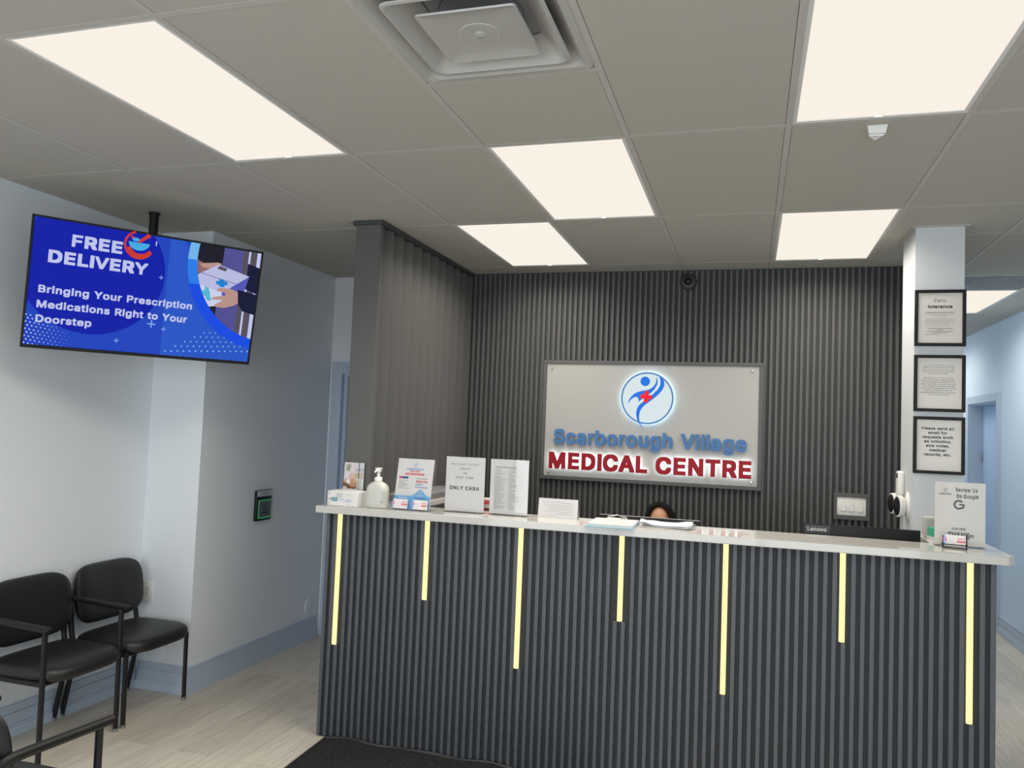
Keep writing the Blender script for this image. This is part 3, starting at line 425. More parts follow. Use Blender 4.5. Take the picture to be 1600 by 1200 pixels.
class Print:
    """flat printed or displayed layout: shapes in (u,v) metres drawn on the plane y = y0 facing -y, each layer a hair in front"""
    def __init__(s, bm, mats, y0, step=.00025): s.bm, s.mats, s.y, s.step, s.k, s.region = bm, mats, y0, step, 0, None
    def mi(s, m):
        if m not in s.mats: s.mats.append(m)
        return s.mats.index(m)
    def poly(s, pts, m, layer=True):
        if s.region: pts = clip(pts, s.region)
        if len(pts) < 3: return
        if layer: s.k += 1
        y = s.y - s.k*s.step
        a = sum(pts[i-1][0]*pts[i][1]-pts[i][0]*pts[i-1][1] for i in range(len(pts)))
        if a < 0: pts = pts[::-1]
        f = s.bm.faces.new([s.bm.verts.new((u, y, v)) for u, v in pts]); f.material_index = s.mi(m)
    def rect(s, u0, u1, v0, v1, m, layer=True): s.poly([(u0, v0), (u1, v0), (u1, v1), (u0, v1)], m, layer)
    def disc(s, u, v, r, m, n=32, ry=None, layer=True):
        ry = ry or r; s.poly([(u+r*math.cos(2*PI*k/n), v+ry*math.sin(2*PI*k/n)) for k in range(n)], m, layer)
    def stroke(s, pts, w, m):
        s.k += 1; P = [Vector((p[0], p[1], 0)) for p in pts]
        L, R = [], []
        for i, p in enumerate(P):
            d = (P[min(i+1, len(P)-1)]-P[max(i-1, 0)]).normalized(); n = Vector((-d.y, d.x, 0))*w/2
            L.append(p+n); R.append(p-n)
        for i in range(len(P)-1):
            s.poly([(q.x, q.y) for q in (R[i], R[i+1], L[i+1], L[i])], m, False)
    def arc(s, u, v, r, a0, a1, w, m, n=24):
        s.stroke([(u+r*math.cos(math.radians(a0+(a1-a0)*k/n)), v+r*math.sin(math.radians(a0+(a1-a0)*k/n))) for k in range(n+1)], w, m)
    def text(s, t, u0, u1, v0, v1, m, bold=0.0, res=3, layer=True, spacing=1.0):
        vs, fs = text_shapes(t, bold, 0, res, spacing); a, b, c, d = text_bounds(vs)
        if layer: s.k += 1
        y = s.y - s.k*s.step
        V = [s.bm.verts.new((u0+(x-a)/(b-a)*(u1-u0), y, v0+(z-c)/(d-c)*(v1-v0))) for x, z in vs]; mi = s.mi(m)
        for f in fs:
            try: s.bm.faces.new([V[i] for i in f]).material_index = mi
            except ValueError: pass
    def line(s, t, u, v, h, m, bold=0.0, align='c', maxw=None, res=2, w0=None):
        """a line of running text with letter height h (font units: capitals about .7)"""
        vs, fs = text_shapes(t, bold, 0, res); a, b, c, d = text_bounds(vs); k = h/.527; w = (b-a)*k; kx = k
        if w0: w = w0
        elif maxw and w > maxw: kx = k*maxw/w; w = maxw
        x0 = u-w/2 if align == 'c' else (u if align == 'l' else u-w)
        s.text(t, x0, x0+w, v+c*k, v+d*k, m, bold, res)
def build(name, bm, mats, parent=None, loc=None, smooth=False, fix=True):
    if fix: bmesh.ops.remove_doubles(bm, verts=bm.verts[:], dist=1e-6); bmesh.ops.recalc_face_normals(bm, faces=bm.faces[:])
    me = bpy.data.meshes.new(name); bm.to_mesh(me); bm.free()
    for m in (mats if isinstance(mats, (list, tuple)) else [mats]): me.materials.append(m)
    if smooth:
        for p in me.polygons: p.use_smooth = True
    me.set_sharp_from_angle(angle=math.radians(42))
    o = bpy.data.objects.new(name, me); COL.objects.link(o)
    if parent: o.parent = parent
    if loc: o.location = loc
    return o
def tag(o, label, cat, group=None, kind=None):
    o['label'] = label; o['category'] = cat
    if group: o['group'] = group
    if kind: o['kind'] = kind
    return o
def thing(name, label, cat, loc=(0, 0, 0), rotz=0, group=None):
    o = bpy.data.objects.new(name, None); COL.objects.link(o); o.empty_display_size = .1
    o.location = loc; o.rotation_euler = (0, 0, rotz); return tag(o, label, cat, group)
def struct(name, bm, m, label=None, cat=None, parent=None, fix=True):
    o = build(name, bm, m, parent, fix=fix); o['kind'] = 'structure'
    if label: o['label'] = label; o['category'] = cat
    return o
def copy_tree(o, parent=None):
    c = o.copy(); COL.objects.link(c); c.parent = parent
    for ch in list(o.children): copy_tree(ch, c)
    return c

H = 2.9112; T = .61; R4 = 1.22
# ------------------------------------------------------------------ the room shell
bm = BM(); box(bm, -2.2, 4.3, -5.6, 8.3, -.1, 0); struct('floor', bm, FLOORM, 'pale grey oak plank vinyl floor of the clinic lobby', 'floor')
bm = BM(); box(bm, -2.15, -2.0, -5.6, 1.154, 0, H+.2); struct('wall_left', bm, PAINT, 'pale blue wall behind the two black chairs at the left', 'wall')
bm = BM(); box(bm, -2.15, -1.6, 1.154, 2.72, 0, H+.2)
struct('wall_left_return', bm, PAINT, 'pale blue wall stepping out beyond the chairs towards the corridor door', 'wall')
bm = BM()
box(bm, -2.15, -1.50, 2.72, 2.87, 0, H+.2); box(bm, -.60, -.45, 2.72, 2.87, 0, H+.2); box(bm, -1.50, -.60, 2.72, 2.87, 2.13, H+.2)
struct('wall_back', bm, PAINT, 'short pale blue wall holding the corridor door behind the grey screen', 'wall')
bm = BM(); box(bm, 3.974, 4.2, -5.6, 5.45, 0, H+.2); box(bm, 3.974, 4.2, 6.45, 8.3, 0, H+.2); box(bm, 3.974, 4.2, 5.45, 6.45, 2.163, H+.2)
struct('wall_right', bm, PAINT2, 'light blue corridor wall at the far right', 'wall')
bm = BM(); box(bm, 2.90, 4.2, 8.1, 8.3, 0, H+.2); struct('wall_corridor_end', bm, PAINT2, 'light blue wall closing the corridor', 'wall')
bm = BM(); box(bm, 2.90, 3.0, 2.85, 8.1, 0, H+.2); struct('wall_corridor_left', bm, PAINT2, 'light blue wall on the near side of the corridor', 'wall')
# front wall with the shop window (behind the camera)
bm = BM()
box(bm, -2.15, -1.7, -5.6, -5.4, 0, H+.2); box(bm, 3.7, 4.2, -5.6, -5.4, 0, H+.2)
box(bm, -1.7, 3.7, -5.6, -5.4, 0, .28); box(bm, -1.7, 3.7, -5.6, -5.4, 2.62, H+.2)
struct('wall_front', bm, PAINT, 'pale blue wall around the shop window', 'wall')
bm = BM()
for x in (-1.70, .08, 1.87, 3.65): box(bm, x, x+.05, -5.53, -5.47, .28, 2.62)
for z in (.28, 2.57): box(bm, -1.65, 3.65, -5.53, -5.47, z, z+.05)
wf = struct('window_1', bm, mat('window_frame_grey', (.3, .3, .3), .4), 'shop window of the lobby', 'window')
# ------------------------------------------------------------------ ceiling
cols = [-2.0] + [k*T for k in range(-3, 7)] + [3.974]
rows = [-5.4, -4.88, -3.66, -2.44, -1.22, 0, 1.22, 2.44, 3.66, 4.88, 6.10, 7.32, 8.1]
LIGHTS = [(-1, -1.22), (1, 0), (0, 1.22), (3, -1.22), (3, 1.22), (5, 3.66), (5, 6.10)]
holes = [(i*T, (i+1)*T, y, y+R4) for i, y in LIGHTS] + [(T, 2*T, -1.22, -.61), (5*T, 6*T, 3.05, 3.66)]
extra = {1: [-.61], 4: [1.83], 5: [1.83, 3.05]}       # cross tees inside a four-foot bay, by column start index
bmt, bmb = BM(), BM()
bw = .012
def bar(x0, x1, y0, y1): box(bmb, x0, x1, y0, y1, H, H+.02)
for x in cols[1:-1]: bar(x-bw, x+bw, -5.4, 8.1)
for i in range(len(cols)-1):
    x0, x1 = cols[i], cols[i+1]; key = round(x0/T) if i > 0 else -99
    ys = list(rows)
    for e in extra.get(key, []): ys.append(e)
    ys.sort()
    for y in ys[1:-1]: bar(x0+bw, x1-bw, y-bw, y+bw)
    for a, b in zip(ys, ys[1:]):
        if any(abs(x0-h[0]) < .01 and a > h[2]-.01 and b < h[3]+.01 for h in holes): continue
        g = bw+.0016; box(bmt, x0+g, x1-g, a+g, b-g, H+.0015, H+.03)
# trim angle along the walls
for a in ((-2.0, -1.978, -5.4, 1.154), (-1.6, -1.578, 1.154, 2.72), (-2.0, -1.6, 1.132, 1.154), (3.952, 3.974, -5.4, 8.1), (-1.6, -.55, 2.698, 2.72), (-.36, 2.9, 2.62, 2.642)):
    box(bmb, *a, H+.0012, H+.019)
ce = struct('ceiling', bmt, TILE, 'suspended ceiling of off-white lay-in tiles', 'ceiling')
build('ceiling_grid', bmb, TBAR, ce)['kind'] = 'structure'
bm = BM(); box(bm, -2.2, 4.3, -5.6, 8.3, H+.2, H+.25); struct('ceiling_deck', bm, mat('plenum_grey', (.2, .2, .2), .9), 'slab above the suspended ceiling', 'ceiling')
# ------------------------------------------------------------------ ceiling lights
DIFF = emit('lit_diffuser', (.95, .885, .785), 1.0)
LFRAME = mat('fixture_white', (.72, .70, .68), .4)
def troffer(label, ix, y, k=1.0):
    t = thing('ceiling_light', label, 'ceiling light', ((ix+.5)*T, y+R4/2, H), 0, 'ceiling light panels')
    w, l = T/2-bw, R4/2-bw
    b = BM()
    for q in ((-w, w, -l, -l+.014), (-w, w, l-.014, l), (-w, -w+.014, -l+.014, l-.014), (w-.014, w, -l+.014, l-.014)): box(b, *q, .002, .03)
    build('fixture_frame', b, LFRAME, t)
    b = BM(); box(b, -w+.014, w-.014, -l+.014, l-.014, .006, .014); build('diffuser', b, DIFF, t)
    b = BM(); box(b, -.012, .012, l-.022, l-.010, -.002, .004); build('latch', b, LFRAME, t)
    L = bpy.data.lights.new('troffer_lamp', 'AREA'); L.shape = 'RECTANGLE'; L.size = 2*w-.03; L.size_y = 2*l-.03
    L.spread = math.radians(150)      # prismatic lens: little light at grazing angles
    L.color = (1.0, .93, .82); L.energy = k*TROFFER*PI*L.size*L.size_y
    lo = bpy.data.objects.new('troffer_lamp', L); COL.objects.link(lo); lo.parent = t; lo.location = (0, 0, .002)
    return t
troffer('lit ceiling panel at the far left, long one above the screen on the pole', -1, -1.22)
troffer('lit ceiling panel just beyond the square air diffuser', 1, 0)
troffer('lit ceiling panel beside the top of the grey slatted partition', 0, 1.22)
troffer('largest lit ceiling panel, cut by the top right of the photo', 3, -1.22)
troffer('lit ceiling panel nearest the white pillar, before the slatted wall', 3, 1.22)
troffer('lit ceiling panel in the corridor behind the pillar', 5, 3.66, .65)
t = troffer('unseen ceiling panel added farther down the corridor to light its door', 5, 6.10, .65); t['kind'] = 'structure'  # added fixture hidden behind the pillar, there only to brighten the far corridor door
# ------------------------------------------------------------------ air diffuser and return grille
t = thing('air_diffuser', 'square white metal air diffuser with stepped cones in the ceiling', 'air vent', (1.5*T, -.915, H))
DM = mat('diffuser_white_metal', (.44, .43, .41), .28)
def sq(r, z, c=.02, n=4):
    out = []
    for sx, sy, a0 in ((1, 1, 0), (-1, 1, 90), (-1, -1, 180), (1, -1, 270)):
        for k in range(n+1):
            a = math.radians(a0+90*k/n); out.append((sx*(r-c)+c*math.cos(a), sy*(r-c)+c*math.sin(a), z))
    return out
def cone(b, prof, mi=0): ring_loft(b, [sq(r, z, min(.035, r*.15)) for r, z in prof], mi, caps=False)
b = BM(); cone(b, [(.293, .004), (.293, -.002), (.268, -.003), (.262, .004), (.235, .035), (.20, .06)]); build('outer_frame', b, DM, t)
b = BM(); cone(b, [(.232, -.006), (.222, -.008), (.212, .000), (.188, .030), (.150, .058), (.152, .060), (.192, .034), (.218, .006), (.234, -.003), (.232, -.006)]); build('middle_cone', b, DM, t)
b = BM(); ring_loft(b, [sq(r, z, .012) for r, z in ((.002, .000), (.105, -.001), (.138, -.004), (.150, -.009), (.152, -.004), (.140, .003), (.002, .012))], caps=False)
build('centre_plate', b, DM, t)
b = BM(); lathe(b, [(.0005, -.003), (.062, -.003), (.065, .0), (.0005, .003)]); build('round_boss', b, DM, t)
b = BM(); lathe(b, [(.0005, -.009), (.012, -.008), (.018, -.005), (.019, -.002), (.0005, -.002)]); build('cap', b, DM, t)
b = BM(); lathe(b, [(.13, .06), (.13, .19), (.0005, .19)]); build('duct', b, mat('dark_duct', (.05, .05, .05), .6), t)
b = BM(); box(b, -.298, .298, -.298, .298, .062, .066);
build('backing_plate', b, mat('diffuser_back', (.30, .30, .31), .5), t)
t = thing('return_air_grille', 'dark egg crate return grille in the corridor ceiling before its light', 'air vent', (5.5*T, 3.355, H))
b = BM()
for k in range(-11, 12):
    box(b, k*.025-.0015, k*.025+.0015, -.286, .286, .004, .028); box(b, -.286, .286, k*.025-.0015, k*.025+.0015, .0045, .0275)
build('grid_core', b, mat('grille_grey', (.42, .44, .46), .5), t)
b = BM()
for q in ((-.293, .293, -.293, -.278), (-.293, .293, .278, .293), (-.293, -.278, -.278, .278), (.278, .293, -.278, .278)): box(b, *q, 0, .03)
build('grille_frame', b, DM, t)
b = BM(); box(b, -.29, .29, -.29, .29, .06, .065); build('backing', b, mat('grille_back', (.12, .12, .13), .8), t)
# ------------------------------------------------------------------ pillar, partition and slatted wall
bm = BM(); box(bm, 2.558, 2.798, 1.62, 1.98, 0, H+.01)
pil = struct('pillar_1', bm, PILLAR, 'white square pillar carrying the three black frames', 'pillar')
bm = BM()
for q in ((2.536, 2.82, 1.598, 1.62), (2.536, 2.82, 1.98, 2.002), (2.536, 2.558, 1.62, 1.98), (2.798, 2.82, 1.62, 1.98)): box(bm, *q, H-.004, H+.004)
o = build('pillar_trim', bm, TBAR, pil); o['kind'] = 'structure'
# slatted wall: a panel of full-height battens
def slats(b, x0, x1, y_back, y_front, z0, z1, pitch, w, skip=()):
    n = int((x1-x0)/pitch+.5); p = (x1-x0-w)/max(1, n)
    for k in range(n+1):
        a = x0+k*p
        if any(a < s1 and a+w > s0 for s0, s1 in skip): continue
        rbox(b, a, a+w, y_front, y_back, z0, z1, .0022, 1)
bm = BM(); box(bm, -.45, 2.9, 2.69, 2.85, 0, H+.01)
sw = struct('wall_slatted', bm, GROOVE, 'charcoal wall of vertical slats carrying the clinic sign', 'wall')
bm = BM(); slats(bm, -.44, 2.895, 2.691, 2.672, 0, H-.004, .0404, .0205); o = build('slat_panel', bm, SLATB, sw); o['kind'] = 'structure'
# grey partition screen left of the desk
t = thing('partition_screen', 'tall dark grey partition of broad vertical louvres at the left end of the desk', 'partition', (0, 0, 0))
b = BM(); rbox(b, -.534, -.372, 1.06, 1.10, 0, H-.02, .002, 1); build('end_post', b, SCREENM, t)
b = BM(); box(b, -.53, -.505, 1.10, 2.672, 0, H-.02); build('core_panel', b, SCREENM, t)
b = BM()
for k in range(11):                                     # each board slants outwards away from the room
    y0 = 1.101+k*.1427; y1 = y0+.150; q = [(-.506, y0+.004), (-.486, y0+.004), (-.374, y1-.016), (-.374, y1-.008), (-.506, y1-.008)]
    lo = [b.verts.new((x, min(y, 2.671), 0)) for x, y in q]; hi = [b.verts.new((x, min(y, 2.671), H-.02)) for x, y in q]
    b.faces.new(lo[::-1]); b.faces.new(hi)
    for i in range(5): b.faces.new((lo[i], lo[(i+1) % 5], hi[(i+1) % 5], hi[i]))
build('louvre', b, SCREENM, t)
b = BM(); rbox(b, -.550, -.356, 1.042, 2.672, H-.024, H-.002, .002, 1); build('top_rail', b, mat('dark_rail', (.05, .05, .05), .5), t)

# ------------------------------------------------------------------ baseboards
def baseboard(name, pts, nrm, label, e0=0, e1=0):
    """pts: two floor points; nrm: direction into the room"""
    b = BM(); a, c = Vector(pts[0]), Vector(pts[1]); n = Vector(nrm)
    for z0, z1, d in ((0, .050, .026), (.050, .062, .020), (.062, .112, .013), (.112, .122, .017), (.122, .152, .009), (.152, .166, .014)):
        u = (c-a).normalized(); p, q = a-u*d*e0, c+u*d*e1; P = [p, q, q+n*d, p+n*d]; lo = [b.verts.new((p.x, p.y, z0)) for p in P]; hi = [b.verts.new((p.x, p.y, z1)) for p in P]
        b.faces.new(lo); b.faces.new(hi)
        for i in range(4): b.faces.new((lo[i], lo[(i+1) % 4], hi[(i+1) % 4], hi[i]))
    struct(name, b, TRIM, label, 'baseboard')
baseboard('baseboard_left', ((-2.0, -5.4), (-2.0, 1.154)), (1, 0), 'pale blue baseboard behind the chairs')
baseboard('baseboard_left_step', ((-1.972, 1.154), (-1.6, 1.154)), (0, -1), 'short pale blue baseboard under the wall outlet', 0, 1)
baseboard('baseboard_left_return', ((-1.6, 1.154), (-1.6, 2.66)), (1, 0), 'pale blue baseboard running to the corridor door')
baseboard('baseboard_right', ((3.974, -5.4), (3.974, 5.34)), (-1, 0), 'pale blue baseboard along the right corridor wall')
# ------------------------------------------------------------------ doors
bm = BM()
for q in ((-1.58, -1.50, 2.700, 2.72, 0, 2.13), (-.60, -.55, 2.700, 2.72, 0, 2.13), (-1.58, -.55, 2.700, 2.72, 2.13, 2.21)): box(bm, *q)
for q in ((-1.50, -1.485, 2.70, 2.85, 0, 2.13), (-.615, -.60, 2.70, 2.85, 0, 2.13), (-1.485, -.615, 2.70, 2.85, 2.115, 2.13), (-1.485, -1.455, 2.745, 2.765, 0, 2.115), (-1.455, -.615, 2.745, 2.765, 2.095, 2.115)): box(bm, *q)
d1 = struct('door_1', bm, TRIM, 'blue corridor door glimpsed left of the grey partition', 'door')
bm = BM(); box(bm, -1.485, -.615, 2.79, 2.83, .01, 2.115); build('door_panel', bm, DOORM, d1)['kind'] = 'structure'
bm = BM()
for q in ((3.954, 3.974, 5.37, 5.45, 0, 2.163), (3.954, 3.974, 6.45, 6.53, 0, 2.163), (3.954, 3.974, 5.37, 6.53, 2.163, 2.24)): box(bm, *q)
for q in ((3.974, 4.12, 5.45, 5.465, 0, 2.163), (3.974, 4.12, 6.435, 6.45, 0, 2.163), (3.974, 4.12, 5.465, 6.435, 2.148, 2.163)): box(bm, *q)
d2 = struct('door_2', bm, TRIM, 'blue door set in the right corridor wall', 'door')
bm = BM(); box(bm, 4.09, 4.13, 5.465, 6.435, .01, 2.148); build('door_panel', bm, DOORM, d2)['kind'] = 'structure'
bm = BM(); box(bm, 4.083, 4.09, 6.40, 6.43, 1.55, 1.65); build('door_hinge', bm, CHROME, d2)['kind'] = 'structure'

# ------------------------------------------------------------------ reception desk
DX0, DX1, DY, CZ = -.531, 2.762, .881, 1.258
LEDX = [(-.452, .503), (.071, .797), (.594, .502), (1.117, .796), (1.618, .507), (2.139, .811), (2.662, .518)]
t = thing('reception_desk', 'long charcoal reception desk of vertical slats with light strips and a white quartz top', 'reception desk', (0, 0, 0))
b = BM(); box(b, DX0+.003, DX1-.003, DY+.013, DY+.04, 0, CZ-.038); box(b, DX0+.003, DX0+.03, DY+.04, 1.05, 0, CZ-.038); box(b, DX1-.03, DX1-.003, DY+.04, 1.6, 0, CZ-.038)
build('carcass', b, mat('desk_groove', (.022, .024, .028), .7), t)
b = BM()
n = 81; p = (DX1-DX0-.021)/n
for k in range(n+1):
    a = DX0+k*p; led = [z for x, z in LEDX if a < x+.012 and a+.0205 > x-.012]
    rbox(b, a, a+.0205, DY, DY+.014, .008, CZ-.038 if not led else led[0], .0022, 1)
for k in range(4):                                              # slats of the left and right end panels
    a = DY+.012+k*.0404; rbox(b, DX0-.004, DX0+.004, a, a+.0205, .008, CZ-.038, .0022, 1); rbox(b, DX1-.004, DX1+.004, a, a+.0205, .008, CZ-.038, .0022, 1)
build('slat_panel', b, SLATD, t)
b = BM()
poly = [(-.589, .852), (2.802, .852), (2.835, .885), (2.835, 1.62), (2.56, 1.62), (2.56, 1.178), (-.355, 1.178), (-.355, 1.052), (-.589, 1.052)]
tb = BM(); lo = [tb.verts.new((x, y, CZ-.038)) for x, y in poly]; hi = [tb.verts.new((x, y, CZ)) for x, y in poly]
tb.faces.new(lo[::-1]); tb.faces.new(hi)
for i in range(len(poly)): tb.faces.new((lo[i], lo[(i+1) % len(poly)], hi[(i+1) % len(poly)], hi[i]))
bmesh.ops.bevel(tb, geom=tb.edges[:], offset=.003, segments=2, affect='EDGES'); absorb(b, tb)
o = build('countertop', b, QUARTZ, t); o['label'] = 'white quartz countertop'
for x, z in LEDX:
    b = BM(); rbox(b, x-.0125, x+.0125, DY+.001, DY+.013, z, CZ-.040, .002, 1); o = build('light_strip', b, LED, t); o['label'] = 'glowing warm yellow light strip'
b = BM(); box(b, -.145, 2.53, DY+.04, 1.75, .73, .76); box(b, -.145, -.115, DY+.04, 1.70, 0, .73); box(b, 2.50, 2.53, DY+.04, 1.70, 0, .73)
build('worktop', b, mat('worktop_grey', (.35, .34, .32), .4), t)
# ------------------------------------------------------------------ entrance mat
b = BM(); n = 48
def edge_y(x): return .868 - .012*abs(math.sin((x+.4)*9)) - .006*math.sin(x*23)
top = []
for j in range(9):
    row = []
    for i in range(n+1):
        x = -.462+1.50*i/n; y1 = edge_y(x) if i not in (0,) else .868; y0 = -.06; f = j/8
        y = y0+(y1-y0)*f; xx = x + (.03*(1-f) if i == 0 else .03*(1-f)*(1-i/n))
        z = .007 + (.006*(1+math.sin(x*17)) if j >= 7 else 0)
        row.append(b.verts.new((xx, y, z)))
    top.append(row)
for j in range(8):
    for i in range(n): b.faces.new((top[j][i], top[j][i+1], top[j+1][i+1], top[j+1][i]))
ex = bmesh.ops.extrude_face_region(b, geom=b.faces[:]); vs = [e for e in ex['geom'] if isinstance(e, bmesh.types.BMVert)]
for v in vs: v.co.z = .0005 if v.co.z < .0071 else v.co.z-.0065
t = thing('door_mat', 'black fibre floor mat with a wavy rubber edge against the desk', 'mat')
build('mat_pile', b, FIBRE, t)
b = BM(); tube(b, [(-.462+1.5*i/n, edge_y(-.462+1.5*i/n)+.004, .010+.006*(1+math.sin((-.462+1.5*i/n)*17))) for i in range(n+1)], .0075, 8)
tube(b, [(-.462, .868, .0075), (-.432, -.06, .0075)], .007, 8)
build('rubber_edge', b, mat('black_rubber', (.03, .03, .03), .5), t)

# ------------------------------------------------------------------ clinic sign on the slatted wall
SX0, SX1, SZ0, SZ1 = .2546, 1.7723, 1.3891, 2.2197
SIGN = mat('sign_acrylic', (.39, .38, .36), .45)
t = thing('clinic_sign', 'white clinic sign with backlit round emblem and blue and red raised lettering', 'sign', (0, 0, 0))
b = BM(); fw = .026
for q in ((SX0-fw, SX1+fw, SZ1, SZ1+fw), (SX0-fw, SX1+fw, SZ0-fw, SZ0), (SX0-fw, SX0, SZ0, SZ1), (SX1, SX1+fw, SZ0, SZ1)): rbox(b, q[0], q[1], 2.640, 2.672, q[2], q[3], .0015, 1)
build('sign_frame', b, SLATB, t)
b = BM(); box(b, SX0, SX1, 2.650, 2.671, SZ0, SZ1); build('sign_panel', b, SIGN, t)
PY = 2.650
for x, z in ((SX0+.035, SZ1-.035), (SX1-.045, SZ1-.03), (SX0+.035, SZ0+.025), (SX1-.04, SZ0+.03)):
    b = BM(); lathe(b, [(.0005, PY-.012), (.007, PY-.012), (.010, PY-.008), (.010, PY)], (x, 0, z), 16, axis='y'); build('standoff_screw', b, CHROME, t)
BLUE = mat('sign_blue', (.07, .18, .40), .5, spec=.2); RED = mat('sign_red', (.30, .012, .022), .5, spec=.2)
HALO = emit('white_backlight', (.86, .96, 1.0), 7.0); HALO2 = emit('cool_backlight', (.55, .82, 1.0), 8.0)
for w_, a_, c_, lo_ in (('Scarborough', .327, 1.192, 1.596), ('Village', 1.250, 1.697, 1.596)):
    b = BM(); text3d(b, w_, a_, c_, lo_, 1.736, PY-.026, PY-.010, bold=.028); build('lettering', b, BLUE, t)
for w_, a_, c_ in (('MEDICAL', .298, 1.021), ('CENTRE', 1.079, 1.732)):
    b = BM(); text3d(b, w_, a_, c_, 1.440, 1.565, PY-.034, PY-.024, bold=.05); build('lettering', b, RED, t)
    b = BM(); text3d(b, w_, a_+.004, c_-.004, 1.444, 1.561, PY-.0236, PY-.0228, bold=.03)
    o = build('letter_backlight', b, HALO, t); o['label'] = 'white glow behind the red letters'
# emblem
EX, EZ, ER = 1.006, 1.978, .186
def E_(px, py): return (EX+(px-778)/430*ER, EZ-(py-570)/424*ER)
b = BM(); lathe(b, [(.0005, PY-.0225), (ER-.004, PY-.0225), (ER-.004, PY-.0215), (.0005, PY-.0215)], (EX, 0, EZ), 64, axis='y')
o = build('emblem_backlight', b, HALO2, t)
b = BM(); lathe(b, [(.0005, PY-.030), (ER+.003, PY-.030), (ER+.003, PY-.023), (.0005, PY-.023)], (EX, 0, EZ), 64, axis='y')
o = build('emblem_disc', b, emit('lit_white_acrylic', (.70, .80, .82), 1.0), t)
EB = mat('emblem_blue', (.01, .14, .62), .5, spec=.15); EBm = EB.node_tree.nodes['Principled BSDF']; EBm.inputs['Emission Color'].default_value = (.005, .12, .62, 1); EBm.inputs['Emission Strength'].default_value = .25
EBR = mat('emblem_ring_blue', (.035, .16, .45), .35)
ER_ = mat('emblem_red', (.70, .012, .02), .5, spec=.15); e_ = ER_.node_tree.nodes['Principled BSDF']; e_.inputs['Emission Color'].default_value = (.8, .01, .02, 1); e_.inputs['Emission Strength'].default_value = .3
b = BM(); lathe(b, [(ER-.0105, PY-.0345), (ER, PY-.0345), (ER, PY-.0302), (ER-.0105, PY-.0302), (ER-.0105, PY-.0345)], (EX, 0, EZ), 72, axis='y'); build('emblem_ring', b, EBR, t)
def smooth_poly(sections, n=6):
    out = []
    for s in sections:
        q = [(v.x, v.y) for v in sweep_smooth([(a, c, 0) for a, c in s], n)]
        out += q[:-1]
    return out
armL = smooth_poly([[(920, 215), (943, 270), (940, 330), (905, 405), (845, 475), (765, 535), (700, 585), (655, 620), (640, 642)], [(640, 642), (640, 600), (622, 565), (588, 553), (540, 575), (500, 615), (463, 668)],
                    [(463, 668), (482, 605), (525, 540), (585, 490), (650, 463), (725, 445), (790, 432), (850, 400), (900, 345), (922, 280), (920, 215)]])
armR = smooth_poly([[(962, 192), (1012, 232), (1046, 285), (1053, 350), (1025, 425), (975, 490), (900, 560), (815, 628), (735, 690), (688, 748), (662, 820), (657, 900), (672, 968), (722, 1042)],
                    [(722, 1042), (660, 985), (628, 925), (608, 850), (612, 775), (640, 705), (690, 650), (765, 598), (830, 550), (880, 495), (950, 420), (985, 355), (988, 275), (962, 192)]])
b = BM()
prism(b, [E_(*p) for p in armL], PY-.0355, PY-.0305); prism(b, [E_(*p) for p in armR], PY-.0355, PY-.0305)
prism(b, [E_(740+78*math.cos(2*PI*k/32), 295+78*math.sin(2*PI*k/32)) for k in range(32)], PY-.0355, PY-.0305)
build('emblem_figure', b, EB, t)
b = BM(); c5 = math.radians(4)
cr = [(-34, -95), (34, -95), (34, -34), (95, -34), (95, 34), (34, 34), (34, 95), (-34, 95), (-34, 34), (-95, 34), (-95, -34), (-34, -34)]
prism(b, [E_(763+x*math.cos(c5)-y*math.sin(c5), 548+x*math.sin(c5)+y*math.cos(c5)) for x, y in cr], PY-.038, PY-.0357); build('emblem_cross', b, ER_, t)

# ------------------------------------------------------------------ switch plate, security camera
t = thing('light_switch', 'white triple rocker light switch in a grey frame on the slatted wall', 'light switch', (2.377, 2.672, 1.293))
b = BM()
for q in ((-.112, .112, .062, .088), (-.112, .112, -.088, -.062), (-.112, -.092, -.062, .062), (.092, .112, -.062, .062)): rbox(b, q[0], q[1], -.016, .0, q[2], q[3], .001, 1)
build('mounting_frame', b, SLATB, t)
b = BM(); rbox(b, -.092, .090, -.007, 0, -.060, .061, .002, 2); build('wall_plate', b, WHITEP, t)
for k in (-1, 0, 1):
    b = BM(); rbox(b, -.017, .017, -.0115, -.006, -.033, .033, .0015, 1, M=Matrix.Translation((k*.051, 0, 0)) @ Matrix.Rotation(math.radians(-3), 4, 'X'))
    build('rocker', b, mat('switch_rocker', (.70, .69, .66), .3), t)
t = thing('security_camera', 'small black dome camera high on the slatted wall under the ceiling', 'security camera', (1.270, 2.672, 2.824))
b = BM(); lathe(b, [(.0005, -.030), (.036, -.030), (.052, -.022), (.060, -.012), (.060, 0), (.0005, 0)], axis='y', seg=36); build('housing', b, mat('camera_grey', (.035, .036, .038), .45), t)
b = BM(); lathe(b, [(.0005, -.052), (.012, -.050), (.022, -.043), (.028, -.033), (.029, -.028)], axis='y', seg=28); build('lens_dome', b, mat('lens_black', (.004, .004, .005), .05), t)
